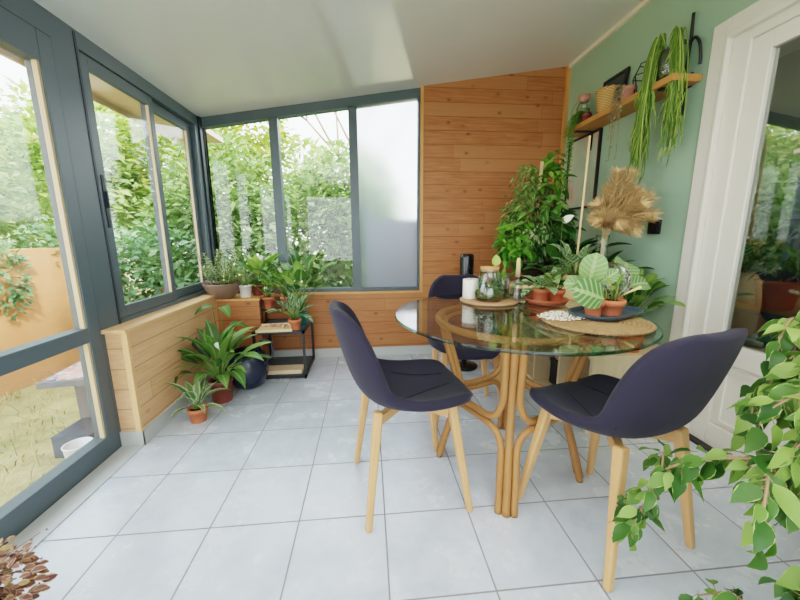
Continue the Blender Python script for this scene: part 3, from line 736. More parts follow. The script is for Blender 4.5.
plm.clamp(0, -9, .305); plm.build('plumes', M['pampas'], pg); sts.build('stalks', M['bamboo'], pg)

# slender wooden plant stand with the big leafy plant
PS = (2.44, 1.45)
st = thing('plant_stand', 'slender pale wooden plant stand on four legs behind the table', 'plant stand', (PS[0], PS[1], 0))
bevel(MB().lathe([(0, .735), (.16, .735), (.165, .74), (.165, .755), (.16, .76), (0, .76)], 36).build('top', M['bamboo'], st), .002)
for sx in (-1, 1):
    for sy in (-1, 1): MB().tube([(.17 * sx, .17 * sy, 0), (.10 * sx, .10 * sy, .737)], [.011, .014], 10).build('leg', M['bamboo'], st)
rg = random.Random(41)
bp = thing('climbing_plant', 'tall bushy climbing plant in a black pot on the wooden stand against the pine wall', 'plant', (PS[0], PS[1], .761))
pot(bp, .105, .15, M['gloss_black'])
MB().tube([(0, .03, .12), (.04, .05, .82)], .012, 8).tube([(-.06, 0, .12), (-.07, .03, .55)], .008, 8).build('stake', M['bamboo'], bp)
lv = MB(); stm = MB()
for (c, r, n, L, W) in (((.0, .02, .42), (.20, .16, .26), 300, .085, .05), ((.10, .08, .66), (.13, .12, .20), 170, .075, .045), ((-.13, -.02, .30), (.13, .12, .18), 170, .08, .045), ((.15, .08, .83), (.05, .05, .10), 40, .06, .03), ((.12, -.02, .34), (.16, .12, .18), 130, .10, .06), ((-.05, -.12, .34), (.10, .05, .06), 90, .035, .016), ((-.20, -.05, .26), (.08, .10, .14), 70, .06, .03)):
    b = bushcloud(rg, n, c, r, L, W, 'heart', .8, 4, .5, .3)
    lm = {170: ('light_leaves', 'L_fern'), 70: ('light_leaves', 'L_fern'), 90: ('pale_leaves', 'L_pale'), 130: ('dark_leaves', 'L_dark')}.get(n)
    if lm: b.build(lm[0], M[lm[1]], bp); continue
    lv.add(b.v, b.f, True); lv.rnd[-len(b.v):] = b.rnd; lv.uv[-len(b.v):] = b.uv
for i in range(26):
    a = rg.uniform(0, 2 * PI); c = Vector((rg.uniform(-.16, .14), rg.uniform(-.06, .1), rg.uniform(.35, .78)))
    stm.tube(smooth_path([(0, 0, .12), c * .5 + Vector((0, 0, .08)), c, c + Vector((math.cos(a) * .09, math.sin(a) * .09, -.06))], 4), .0028, 5)
# long thin arching sprays on the outer side
for i in range(22):
    a = rg.uniform(2.4, 4.4); r = rg.uniform(.10, .17); z = rg.uniform(.5, .8)
    p0 = Vector((-.02, 0, z - .1)); pts = smooth_path([p0, p0 + Vector((math.cos(a) * r * .6, math.sin(a) * r * .4, .10)), p0 + Vector((math.cos(a) * r * 1.1, math.sin(a) * r * .5, -.06)), p0 + Vector((math.cos(a) * r * 1.25, math.sin(a) * r * .5, -.26))], 5)
    stm.tube(pts, .0016, 4)
    for p in pts[4:]:
        for _ in range(2): lv.leaf(p, (rg.uniform(-1, 1), rg.uniform(-1, 1), rg.uniform(-1, -.1)), (0, -1, 1), .045, .012, .5, .2, rg.uniform(.3, 1), 3, 'lance')
lv.build('leaves', M['L_fern'] if False else M['L_spath'], bp); stm.build('stems', M['brownstem'], bp)
# peace lily between stand and cabinet
pl = thing('peace_lily', 'peace lily with white spathes in a beige clay pot at the corner of the cabinet', 'plant', (2.58, 1.36, CZ + .001))
pot(pl, .085, .30, M['beige'], .014, .8)
lv, pt = rosette(random.Random(51), 30, .27, .20, .075, .26, (8, 75), 'lance', 1.0, petr=.003); lv.build('leaves', M['L_dark'], pl); pt.build('stems', M['stem'], pl)
rg = random.Random(52)
for b, tp in (((0, 0, .28), (-.05, -.08, .72)), ((0, 0, .28), (-.03, -.14, .54)), ((0, 0, .28), (.02, -.16, .50))):
    pe, ps = MB(), MB(); flower(pe, ps, b, tp, .075, rg); pe.build('spathe', M['petal'], pl); ps.build('flower_stalk', M['stem'], pl)
# plants in the gap: a pothos in a beige pot + trailing one on the cabinet
q = thing('pothos', 'pale leaved pothos in a round beige clay pot holding the long dowel', 'plant', (2.50, 1.06, CZ + .001))
MB().lathe([(0, 0), (.07, 0), (.10, .05), (.105, .22), (.09, .36), (.06, .40), (.055, .41), (.05, .40), (.08, .35), (.09, .22), (0, .2)], 32).build('pot', M['beige'], q)
lv, pt = rosette(random.Random(61), 26, .39, .105, .075, .13, (15, 100), 'heart', .9); lv.build('leaves', M['L_diff'], q); pt.build('stems', M['stem'], q)
dw = MB().tube([(2.50, 1.05, .84), (2.515, 1.05, 1.625)], .0065, 8).build('support_dowel', M['bamboo']); tag(dw, 'long pale wooden dowel rising out of the round beige pot', 'stick')
rg = random.Random(71)
q = thing('potted_plant', 'dark leafy plant in a terracotta pot on the cabinet beside the tall vase', 'plant', (2.80, 1.34, CZ + .001))
pot(q, .09, .16, M['terracotta'])
lv, pt = rosette(rg, 34, .14, .16, .08, .30, (8, 60), 'oval', .9); lv.clamp(0, -9, .21); pt.clamp(0, -9, .205); lv.build('leaves', M['L_dark'], q); pt.build('stems', M['stem'], q)
q = thing('potted_plant', 'feathery green plant in a terracotta pot on the cabinet under the light switch', 'plant', (2.83, .99, CZ + .001))
pot(q, .07, .14, M['terracotta'])
lv, pt = rosette(rg, 26, .12, .15, .07, .20, (10, 60), 'oval', .9); lv.clamp(0, -9, .18); pt.clamp(0, -9, .175); lv.build('leaves', M['L_spath'], q); pt.build('stems', M['stem'], q)
q = thing('potted_plant', 'bright small leaved plant in a grey pot at the back end of the low cabinet', 'plant', (2.66, 1.58, CZ + .001))
pot(q, .08, .2, M['stone'])
b = bushcloud(rg, 220, (0, -.02, .42), (.17, .15, .22), .06, .035, 'oval', .6, 3); b.build('leaves', M['L_bright'], q)
sm = MB()
for i in range(12): sm.tube([(0, 0, .17), (rg.uniform(-.1, .1), rg.uniform(-.1, .08), rg.uniform(.35, .55))], .003, 5)
sm.build('stems', M['stem'], q)
# tower fan behind the back chair
tf = thing('tower_fan', 'slim black tower fan on a round base behind the back chair', 'fan', (2.075, 1.83, 0))
MB().lathe([(0, 0), (.11, 0), (.115, .01), (.11, .022), (.03, .035), (0, .035)], 36).build('base', M['gloss_black'], tf)
MB().lathe([(.02, .03), (.022, .16), (.05, .18), (.055, .2), (.055, .92), (.05, .945), (.03, .95), (0, .95)], 32).build('body', M['gloss_black'], tf)

# ------------------------------------------------------------------ wall shelf and its load
SZ = 1.90; SY0, SY1, SX = .93, 1.95, 2.855
bevel(struct('x', MB(), None) and None, .0) if False else None
sh = thing('wall_shelf', 'long honey coloured wooden shelf on the green wall', 'shelf', (SX, SY0, SZ))
bevel(MB().box(0, XR - SX, 0, SY1 - SY0, -.035, 0).build('board', M['shelfwood'], sh), .004)
for yy in (.10, .86):
    MB().box(XR - SX - .012, XR - SX - .001, yy - .015, yy + .015, -.17, -.035).box(.02, XR - SX - .001, yy - .015, yy + .015, -.043, -.035).build('bracket', M['black'], sh)
q = thing('glass_bottle', 'cork topped glass bottle with a wire handle at the wall end of the shelf', 'bottle', (2.93, 1.80, SZ))
MB().lathe([(0, 0), (.05, 0), (.055, .01), (.05, .13), (.034, .17), (.036, .20), (.032, .20), (.03, .17), (.046, .13), (.05, .012), (0, .008)], 28).build('bottle_glass', M['vaseglass'], q)
MB().lathe([(0, .01), (.047, .012), (.045, .12), (0, .125)], 20).build('contents', M['L_pale'], q)
MB().lathe([(0, .17), (.029, .17), (.04, .19), (.042, .215), (0, .22)], 20).build('cork', M['pinkpot'], q)
MB().tube(smooth_path([(-.03, .03, .18), (-.04, .075, .15), (-.04, .085, .08), (-.03, .06, .03)]), .002, 5).build('handle', M['brownstem'], q)
q = thing('trailing_fern', 'green fern trailing down from the wall end of the shelf', 'plant', (2.90, 1.715, SZ))
pot(q, .035, .06, M['terra_dark'])
rg = random.Random(81); lv, sm = MB(), MB()
for i in range(9):
    dx, dy = rg.uniform(-.07, -.03), rg.uniform(-.02, .12); dz = rg.uniform(-.40, -.05)
    pts = smooth_path([(0, 0, .055), (dx * .8, dy * .5, .075), (dx * 1.3, dy * .8, .0), (dx * 1.4, dy, dz)], 9)
    sm.tube(pts, .0014, 4)
    for k, p in enumerate(pts[3:]):
        for s in (-1, 1):
            for _ in range(2): lv.leaf(p, (rg.uniform(-.5, .2), s, rg.uniform(-.6, .2)), (-1, 0, .6), .03, .007, .3, 0, rg.random(), 2, 'lance')
lv.build('fronds', M['L_fern'], q); sm.build('stems', M['stem'], q)
q = thing('wicker_basket', 'small woven willow basket on the shelf before a dark picture frame', 'basket', (2.925, 1.515, SZ))
MB().lathe([(0, 0), (.058, 0), (.064, .01), (.078, .13), (.08, .14), (.074, .14), (.06, .012), (0, .008)], 36).build('body', M['wicker'], q)
MB().tube([rpt(.078, 2 * PI * k / 36, .14 + .003 * math.sin(k * 2.1)) for k in range(36)], .007, 6, True).build('rim', M['wicker'], q)
q = thing('picture_frame', 'dark framed picture leaning on the green wall behind the willow basket', 'picture', (2.985, 1.575, SZ))
q.rotation_euler = (0, rad(6), rad(0))
MB().box(-.014, .0, -.12, .12, 0, .02).box(-.014, 0, -.12, .12, .245, .265).box(-.014, 0, -.12, -.10, .02, .245).box(-.014, 0, .10, .12, .02, .245).build('frame', M['black'], q)
MB().box(-.008, -.004, -.10, .10, .02, .245).build('picture_sheet', M['slate'], q)
q = thing('wire_terrarium', 'black wire geometric plant cage on the shelf between basket and hanging cactus', 'plant cage', (2.95, 1.225, SZ))
cg = MB()
top = Vector((0, 0, .19)); hexa = [rpt(.075, PI / 3 * k, .11) for k in range(6)]; low = [rpt(.05, PI / 3 * k, .004) for k in range(6)]; up_ = [rpt(.045, PI / 3 * k, .175) for k in range(6)]
for k in range(6):
    for a, b in ((hexa[k], hexa[(k + 1) % 6]), (low[k], low[(k + 1) % 6]), (up_[k], up_[(k + 1) % 6]), (hexa[k], low[k]), (hexa[k], up_[k])): cg.tube([a, b], .0028, 6)
cg.build('wire_frame', M['black'], q)
q = thing('string_of_hearts', 'pink clay pot with thin grey vines hanging over the shelf edge', 'plant', (2.905, 1.315, SZ))
pot(q, .045, .08, M['pinkpot'])
rg = random.Random(91); lv, sm = MB(), MB()
for i in range(8):
    yy = rg.uniform(-.05, .06); zz = rg.uniform(-.30, -.06) if i > 2 else -.34
    pts = smooth_path([(0, yy * .3, .075), (-.05, yy * .6, .085), (-.065, yy, .0), (-.066, yy * 1.1, zz)], 9); sm.tube(pts, .0011, 4)
    for p in pts[6:]:
        lv.leaf(p, (rg.uniform(-1, .2), rg.uniform(-1, 1), -.3), (-1, 0, .5), .017, .015, .3, .1, rg.random(), 2, 'round')
lv.build('leaves', M['L_succ'], q); sm.build('vines', M['bark'], q)
q = thing('mistletoe_cactus', 'lime green mistletoe cactus cascading from a glass pot on the shelf', 'plant', (2.925, 1.05, SZ))
MB().lathe([(0, 0), (.045, 0), (.06, .03), (.066, .10), (.055, .16), (.058, .17), (.052, .17), (.05, .16), (.06, .1), (.055, .035), (0, .01)], 30).build('pot', M['vaseglass'], q)
MB().lathe([(0, .012), (.053, .03), (.058, .10), (.048, .155), (0, .16)], 24).build('soil', M['moss'], q)
rg = random.Random(101); lv = MB()
for i in range(165):
    a = rg.uniform(PI * .55, PI * 1.0) if i % 5 < 3 else rg.uniform(PI * 1.3, PI * 1.55); yy = math.sin(a); xx = math.cos(a)
    r = rg.uniform(.05, .115); far = rg.random()
    z1 = (-.02 - .46 * rg.random() ** 1.3) * (1 if yy > 0 else .8)
    oy = yy * r * 1.0 + (.0 if yy > 0 else -.0)
    pts = smooth_path([(xx * .02, yy * .02, .16), (xx * r * .6, oy * .6, .215 + rg.uniform(-.03, .03)), (xx * r * .9, oy * .95, .10), (xx * r, oy * 1.15, z1 * .45), (xx * r + rg.uniform(-.02, .02), oy * 1.2 + rg.uniform(-.03, .03), z1)], 4)
    lv.tube(pts, [.0034] * (len(pts) - 1) + [.0012], 4, rnd=rg.random())
    for k in range(4, len(pts), 3):
        dv = Vector((rg.uniform(-1, .3), rg.uniform(-1, 1), -2.4)).normalized()
        lv.tube([pts[k], pts[k] + dv * .03, pts[k] + dv * .055 + Vector((0, 0, -.012))], [.003, .003, .001], 4, rnd=rg.random())
lv.build('hanging_stems', M['L_rhip'], q)
q = thing('iron_hook', 'black wrought iron wall hook with a curled arm beside the hanging cactus', 'hook', (XR, 1.0, 2.02))
MB().tube(smooth_path([(-.012, .02, -.14), (-.018, .015, 0), (-.02, .01, .06), (-.03, .0, .10), (-.035, -.002, .19)]), [.012] * 5 * 4 + [.012] * 4 + [.005] if False else .0075, 8).build('upright', M['black'], q)
MB().tube(smooth_path([(-.02, .01, .06), (-.06, .03, .075), (-.10, .05, .055), (-.13, .06, .02), (-.12, .06, -.03)]), .009, 8).tube(smooth_path([(-.02, .01, .06), (-.035, -.03, .065), (-.03, -.055, .03), (-.02, -.06, -.03), (-.012, -.055, -.07)]), .007, 8).build('arm', M['black'], q)
MB().box(-.012, -.001, -.015, .035, -.16, -.09).build('wall_plate', M['black'], q)
# poster and switch
q = thing('framed_poster', 'black framed pale green poster on the wall below the shelf', 'poster', (XR, 1.88, 1.30))
MB().box(-.022, -.001, -.20, -.185, 0, .56).box(-.022, -.001, .185, .20, 0, .56).box(-.022, -.001, -.185, .185, .545, .56).box(-.022, -.001, -.185, .185, 0, .015).build('frame', M['black'], q)
MB().box(-.012, -.008, -.185, .185, .015, .545).build('print', M['poster'], q)
q = thing('light_switch', 'square black light switch on the green wall beside the white door', 'switch', (XR, 1.105, 1.135))
bevel(MB().box(-.012, -.001, -.045, .045, -.042, .042).build('plate', M['black'], q), .003)
bevel(MB().box(-.017, -.012, -.028, .028, -.028, .028).build('rocker', M['gloss_black'], q), .002)

# ------------------------------------------------------------------ corner plants
rg = random.Random(111)
LZ = .6025
q = thing('bowl_planter', 'wide taupe bowl of wispy pale succulents at the window corner', 'planter', (.105, 2.02, LZ))
MB().lathe([(0, 0), (.075, 0), (.085, .006), (.12, .06), (.14, .115), (.142, .125), (.134, .125), (.112, .06), (0, .03)], 40).build('bowl', M['bowl'], q)
MB().lathe([(.128, .105), (.06, .115), (0, .118)], 24).build('soil', M['soil'], q)
lv, sm = MB(), MB()
for i in range(34):
    a = rg.uniform(0, 2 * PI); r = rg.uniform(.02, .10); hgt = rg.uniform(.10, .30); b = Vector((r * math.cos(a), r * math.sin(a), .108)); e = b + Vector((math.cos(a) * hgt * .35, math.sin(a) * hgt * .35, hgt))
    pts = smooth_path([b, (b + e) / 2 + Vector((rg.uniform(-.02, .02), rg.uniform(-.02, .02), .01)), e], 5); sm.tube(pts, .0022, 5)
    for p in pts[3:]:
        for _ in range(3): lv.leaf(p, (rg.uniform(-1, 1), rg.uniform(-1, 1), rg.uniform(-.1, .7)), (0, 0, 1), .032, .011, .5, .2, rg.random(), 3, 'lance')
lv.build('leaves', M['L_pale'], q); sm.build('stems', M['stem'], q)
l2 = MB()
for i in range(26): l2.leaf((-.07 + rg.uniform(-.03, .03), -.06 + rg.uniform(-.03, .03), .11), (rg.uniform(-1, .2), rg.uniform(-1, .4), rg.uniform(.1, 1.2)), (0, 0, 1), .075, .016, .8, .3, rg.random(), 4, 'lance')
l2.build('purple_leaves', M['L_purple'], q)
def sillplant(name, label, loc, r, h, mat, n, L, W, pet, lm, lean, shape, seed, fl=None, taper=.85, droop=1.0):
    q = thing(name, label, 'plant', loc); pot(q, r, h, mat, .008, taper)
    lv, pt = rosette(random.Random(seed), n, h * .85, L, W, pet, lean, shape, droop); lv.build('leaves', lm, q)
    if pt.v: pt.build('stems', M['stem'], q)
    if fl:
        a, b = MB(), MB(); g = random.Random(seed)
        for tp, s in fl: flower(a, b, (0, 0, h * .8), tp, s, g)
        a.build('spathe', M['petal'], q); b.build('flower_stalk', M['stem'], q)
    return q
sillplant('potted_plant', 'wispy pale green plant in a small white ceramic pot on the corner ledge', (.275, 2.045, LZ), .05, .10, M['wht_ceramic'], 26, .12, .014, .05, M['L_pale'], (5, 60), 'lance', 122)
sillplant('peace_lily', 'bright broad leaved peace lily in a dark pot on the ledge beside the white pot', (.345, 2.135, LZ), .05, .09, M['terra_dark'], 34, .19, .075, .17, M['L_bright'], (5, 80), 'lance', 123, [((.10, -.10, .30), .07)])
sillplant('pothos', 'bushy bright pothos in a dark brown round pot on the window ledge', (.50, 2.20, LZ), .045, .10, M['bowl'], 26, .085, .055, .10, M['L_bright'], (15, 85), 'heart', 124, [((-.03, -.06, .26), .06)])
# black side table
S0, S1, T0, T1, SH = .405, .79, 1.72, 2.15, .385
sd = thing('side_table', 'square black metal frame side table in the window corner', 'table', (S0, T0, 0))
a, b = S1 - S0, T1 - T0; r = .009
for z, nm in ((.02, 'lower_frame'), (SH - .012, 'upper_frame')):
    fr = MB(); fr.box(0, a, 0, 2 * r, z - .012, z + .012).box(0, a, b - 2 * r, b, z - .012, z + .012).box(0, 2 * r, 2 * r, b - 2 * r, z - .012, z + .012).box(a - 2 * r, a, 2 * r, b - 2 * r, z - .012, z + .012); fr.build(nm, M['black'], sd)
for x in (0, a - 2 * r):
    for y in (0, b - 2 * r): MB().box(x, x + 2 * r, y, y + 2 * r, .008 if False else 0, SH).build('leg', M['black'], sd)
MB().box(.018, a - .018, .018, b - .018, .022, .034).build('lower_shelf', M['slate'], sd)
MB().box(.018, a - .018, .018, b - .018, SH - .014, SH - .004).build('top_shelf', M['slate'], sd)
solid('wooden_tray', 'thin pale wooden tray tilted over the front of the black side table', 'tray', MB().box(-.13, .13, -.10, .10, 0, .012).box(-.13, .13, -.10, -.09, .012, .022).box(-.13, .13, .09, .10, .012, .022), M['bamboo'], (.565, 1.80, SH + .0005), rad(4))
solid('wooden_board', 'pale wooden plank lying on the lower tier of the black side table', 'board', MB().box(-.15, .15, -.06, .06, 0, .03), M['cabinet'], (.60, 1.80, .0345))
# wire rack with two terracotta pots standing on the table
rk = thing('wire_pot_rack', 'black wire rack on the side table carrying two terracotta pots', 'rack', (.50, 2.03, SH - .003))
wr = MB()
for x in (-.09, .17):
    for y in (-.05, .05): wr.tube([(x, y, 0), (x, y, .225)], .004, 6)
for z in (.115, .20):
    for y in (-.05, .05): wr.tube([(-.09, y, z), (.17, y, z)], .004, 6)
    for x in (-.09, .04, .17): wr.tube([(x, -.05, z), (x, .05, z)], .004, 6)
for k in range(6): wr.tube([(-.06 + k * .04, -.05, .115), (-.06 + k * .04, .05, .115)], .003, 5)
wr.build('wire_frame', M['black'], rk)
rg = random.Random(131)
for i, (x, lab) in enumerate(((.455, 'terracotta pot of leggy pale stems in the wire rack, nearer the window corner'), (.60, 'terracotta pot with big bright leaves and a white bloom in the wire rack'))):
    q = thing('potted_plant', lab, 'plant', (x, 2.03, SH + .1165), 0, 'terracotta pots in the wire rack'); pot(q, .045, .10, M['terracotta'], .02)
    lv, pt = rosette(rg, (12, 22)[i], .09, (.06, .10)[i], (.03, .075)[i], (.11, .20)[i], (5, 70), 'heart', .7, bias=(0, -.1)); lv.build('leaves', M['L_bright'], q); pt.build('stems', M['stem'], q)
    if i:
        aa, bb = MB(), MB(); flower(aa, bb, (0, 0, .09), (.0, -.05, .31), .06, rg); aa.build('spathe', M['petal'], q); bb.build('flower_stalk', M['stem'], q)
# dieffenbachia and green pot on the table front
q = thing('dieffenbachia', 'striped dieffenbachia in a terracotta pot on the front corner of the side table', 'plant', (.715, 1.775, SH - .003)); pot(q, .047, .085, M['terracotta'], .012, .82)
lv, pt = rosette(random.Random(141), 20, .075, .15, .05, .13, (5, 80), 'lance', 1.0); lv.build('leaves', M['L_diff'], q); pt.build('stems', M['stem'], q)
q = thing('alocasia', 'broad leaved plant in a dark green pot at the rear corner of the side table', 'plant', (.735, 1.96, SH - .003)); pot(q, .05, .10, M['greenpot'], .01, .85)
lv, pt = rosette(random.Random(143), 18, .09, .15, .11, .38, (4, 48), 'heart', 1.0); lv.build('leaves', M['L_spath'], q); pt.build('stems', M['stem'], q)
solid('willow_wreath', 'small round willow ring leaning on the striped plant pot', 'wreath', MB().tube([rpt(.028, 2 * PI * k / 24, 0) for k in range(24)], .0045, 6, True), M['bamboo'], (.66, 1.735, SH + .031)).rotation_euler = (rad(78), 0, rad(15))
rgp = random.Random(15)
solid('clay_shards', 'small heap of reddish clay shards on the pale wooden tray', 'shards', (lambda m: [m.ball((rgp.uniform(-.07, .07), rgp.uniform(-.03, .03), .006), rgp.uniform(.008, .014), 6, .7) for _ in range(18)] and m)(MB()), M['pinkpot'], (.545, 1.84, SH + .0135))['kind'] = 'stuff'
# floor plants
q = thing('peace_lily', 'large peace lily in a dark red pot on the floor beside the low pine wall', 'plant', (.285, 1.41, 0)); pot(q, .072, .155, M['terra_dark'], .012, .85)
lv, pt = rosette(random.Random(151), 46, .14, .24, .085, .20, (5, 78), 'lance', 1.15, bias=(.1, 0), petr=.0036); lv.clamp(0, -.20); pt.clamp(0, -.20); lv.build('leaves', M['L_spath'], q); pt.build('stems', M['stem'], q)
aa, bb = MB(), MB(); g = random.Random(5); flower(aa, bb, (0, 0, .15), (.06, -.12, .40), .08, g); aa.build('spathe', M['petal'], q); bb.build('flower_stalk', M['stem'], q)
q = thing('potted_plant', 'tall two leaved arum rising in front of the corner ledge', 'plant', (.19, 1.68, 0)); pot(q, .06, .12, M['terra_dark'], .01, .85)
lv, pt = MB(), MB()
for b, d in (((-.03, 0, .60), (-.5, -.6, .1)), ((.05, -.03, .60), (.5, -.6, .0)), ((.0, -.05, .42), (-.2, -.9, .1)), ((.06, .05, .45), (.9, .1, .1))): pt.tube(smooth_path([(0, 0, .1), (b[0] * .4, b[1] * .4, .35), b], 5), .003, 6); lv.leaf(b, d, (0, -.2, 1), .14, .085, 1.2, .2, .5, 6, 'heart')
lv.build('leaves', M['L_spath'], q); pt.build('stems', M['stem'], q)
q = thing('dracaena', 'small striped dracaena in a terracotta pot on the floor tiles', 'plant', (.25, 1.15, 0)); pot(q, .052, .088, M['terracotta'], .014, .8)
lv, pt = rosette(random.Random(161), 15, .075, .20, .042, .05, (4, 74), 'lance', 1.3, petr=.004); lv.build('leaves', M['L_drac'], q); pt.build('stems', M['stem'], q)
# leaning navy dish-like planter
q = thing('ceramic_planter', 'large round navy glazed planter standing between the peace lily and the side table', 'planter', (.395, 1.62, 0)); q.scale = (1.2, 1.2, 1.28)
o = MB().lathe([(0, 0), (.05, 0), (.085, .02), (.115, .08), (.12, .14), (.10, .20), (.07, .225), (.066, .225), (.095, .195), (.11, .14), (.1, .08), (0, .03)], 40).build('body', M['navy'], q)
for k in (0,):
    MB().tube(smooth_path([(.115, -.02, .16), (.15, -.02, .19), (.15, -.02, .26), (.10, -.02, .28), (.065, -.02, .225)]), .007, 8).build('handle', M['navy'], q)

# ------------------------------------------------------------------ near plants
# weeping fig
q = thing('weeping_fig', 'large variegated weeping fig with arching branches beside the white door', 'plant', (2.42, -.52, 0))
pot(q, .15, .27, M['wht_ceramic'], .02, .8)
rg = random.Random(171); lv, br = MB(), MB()
def hang(path, dens, L=.064):
    for k in range(2, len(path)):
        for _ in range(dens):
            p = path[k] + Vector((rg.uniform(-.012, .012),) * 3)
            t = (path[k] - path[k - 1]).normalized()
            o = Vector((rg.uniform(-1, 1), rg.uniform(-1, 1), rg.uniform(-1.5, .1)))
            s = rg.uniform(.7, 1.2)
            d = (t * .5 + o).normalized()
            e = p + d * .014; br.tube([p, e], .001, 4)
            lv.leaf(e, d, Vector((rg.uniform(-.4, .4), rg.uniform(-.8, 0), 1)), L * s, L * .5 * s, rg.uniform(.3, 1.1), .25, rg.random(), 6, 'lance', rg.uniform(-.9, .9))
T = Vector((0, 0, .23))
main = [
    ((-.05, .05, .45), (-.16, .15, .60), (-.30, .24, .62), (-.42, .34, .54), (-.46, .38, .34)),
    ((-.02, .05, .5), (-.06, .14, .70), (-.10, .22, .82), (-.15, .28, .82), (-.20, .30, .72)),
    ((.0, .06, .5), (.04, .15, .78), (.06, .2, .95), (.03, .26, 1.02), (-.05, .30, .96)),
    ((-.04, .0, .42), (-.15, .02, .60), (-.25, .05, .64), (-.33, .08, .56), (-.38, .1, .44)),
    ((.05, .05, .45), (.14, .15, .65), (.20, .22, .78), (.22, .28, .76), (.2, .34, .66)),
    ((.08, .08, .55), (.12, .2, .84), (.10, .3, 1.0), (.03, .38, .98), (-.04, .42, .86)),
    ((.06, .06, .5), (.08, .18, .7), (.04, .28, .82), (-.04, .36, .80), (-.12, .42, .68)),
    ((.03, .0, .5), (.05, .0, .8), (.05, .02, 1.0), (.0, .06, 1.1), (-.06, .1, 1.06)),
    ((-.03, .04, .36), (-.12, .1, .42), (-.20, .16, .36), (-.25, .2, .24), (-.26, .22, .14)),
    ((-.02, .04, .45), (-.12, .12, .66), (-.2, .16, .76), (-.28, .18, .74), (-.36, .2, .62)),
    ((.02, .04, .42), (.02, .14, .56), (.0, .22, .60), (-.05, .3, .54), (-.1, .36, .42)),
]
for m_ in main:
    path = smooth_path([T] + [Vector(p) for p in m_], 6)
    n = len(path); br.tube(path, [.009 - .0075 * i / n for i in range(n)], 6)
    hang(path[8:], 5)
    for k in range(10, n, 5):
        a = rg.uniform(0, 2 * PI); p = path[k]
        e1 = p + Vector((math.cos(a) * .07, math.sin(a) * .07, .02)); e2 = p + Vector((math.cos(a) * .13, math.sin(a) * .13, -.05))
        tw = smooth_path([p, e1, e2], 4); br.tube(tw, [.0025] * (len(tw) - 1) + [.001], 4); hang(tw, 2)
lv.build('leaves', M['L_ficus'], q); br.build('branches', M['bark'], q)
MB().tube([(0, 0, .2), (-.01, .02, .34), (-.03, .04, .46)], [.02, .016, .011], 8).build('trunk', M['bark'], q)
# grey green spiky plant behind it
q = thing('spider_plant', 'white striped spider plant in a terracotta pot behind the weeping fig', 'plant', (2.80, -.16, 0)); pot(q, .10, .19, M['terracotta'], .016, .8)
lv, pt = rosette(random.Random(181), 60, .17, .30, .014, .0, (5, 85), 'strap', 1.5, petr=.001); lv.build('leaves', leafmat('white_striped_blade', srgb(120, 150, 110), srgb(176, 196, 160), srgb(236, 240, 228), srgb(244, 246, 238)), q)
# coleus in the near corner
q = thing('coleus', 'reddish coleus spilling over the floor beside the glazed door', 'plant', (.25, -.075, 0)); pot(q, .10, .15, M['terra_dark'], .014, .8)
rg = random.Random(191)
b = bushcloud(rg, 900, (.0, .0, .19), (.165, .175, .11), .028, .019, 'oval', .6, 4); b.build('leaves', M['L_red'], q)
sm = MB()
for i in range(26):
    a = rg.uniform(0, 2 * PI); r = rg.uniform(.10, .2); pts = smooth_path([(0, 0, .15), (math.cos(a) * r * .5, math.sin(a) * r * .5, .24), (math.cos(a) * r, math.sin(a) * r, rg.uniform(.16, .26))], 4); sm.tube(pts, .0012, 5)
    for k in (6, 7, 8): sm.ball(pts[min(k, len(pts) - 1)] + Vector((rg.uniform(-.01, .01), rg.uniform(-.01, .01), 0)), .0032, 6)
sm.build('stems', plain('pinkish_stem', srgb(140, 104, 108), .6), q)

# ------------------------------------------------------------------ behind the French door
q = thing('sideboard', 'dark grey blue sideboard in the dim room behind the white door', 'sideboard', (3.75, .75, 0))
MB().box(-.05, .55, -.45, .45, .05, .62).build('body', plain('dim_blue_paint', srgb(92, 110, 124), .5), q)
MB().box(-.06, .57, -.47, .47, .62, .65).build('top', M['shelfwood'], q)
for y in (-.43, .005): MB().box(-.065, -.05, y, y + .425, .08, .60).build('door', plain('dim_blue_paint_b', srgb(84, 102, 116), .5), q)
q = thing('potted_plant', 'leafy plant in an orange clay pot seen through the white door', 'plant', (3.72, .95, .65)); pot(q, .10, .17, M['orange'])
bushcloud(random.Random(201), 220, (0, 0, .45), (.22, .22, .30), .10, .05, 'oval', .7, 3).build('leaves', M['L_dark'], q)

# ------------------------------------------------------------------ garden
GZ = -.15
g = MB().box(-14, 9, -9, 20, GZ - .1, GZ); struct('ground', g, M['lawn'])
# own eave over the left windows
struct('roof_eave', MB().box(-.46, -.11, YF, 2.9, 2.005, 2.05).box(-.48, -.46, YF, 2.9, 1.97, 2.09), plain('eave_beige', srgb(226, 204, 172), .7))
# garden wall
gw = MB().prism([(-2.0, -.8), (-1.62, 2.1), (-1.50, 3.3), (-1.68, 3.35), (-1.8, 2.15), (-2.2, -.8)], 2, GZ, 1.0)
struct('garden_wall', gw, M['terrawall'])
rg = random.Random(301)
gr = MB()
for i in range(2600):
    x = rg.uniform(-1.6, -.12); y = rg.uniform(-.6, 3.0)
    gr.leaf((x, y, GZ), (rg.uniform(-1, 1), rg.uniform(-1, 1), rg.uniform(.15, 1.0)), (0, 0, 1), rg.uniform(.05, .15), .007, .9, 0, rg.random(), 2, 'strap')
o = gr.build('dry_grass', leafmat('straw_blades', srgb(116, 124, 62), srgb(176, 152, 98), srgb(210, 188, 138), None, None, .2)); tag(o, 'dry straw coloured grass outside the glazed door', 'grass', None, 'stuff')
q = thing('garden_table', 'low grey garden table with a colourful mosaic top outside the glazed door', 'table', (-.42, 1.46, GZ), rad(8))
MB().box(-.24, .24, -.26, .26, .385, .42).build('top', M['stone'], q); MB().box(-.215, .215, -.235, .235, .42, .428).build('mosaic', M['mosaic'], q)
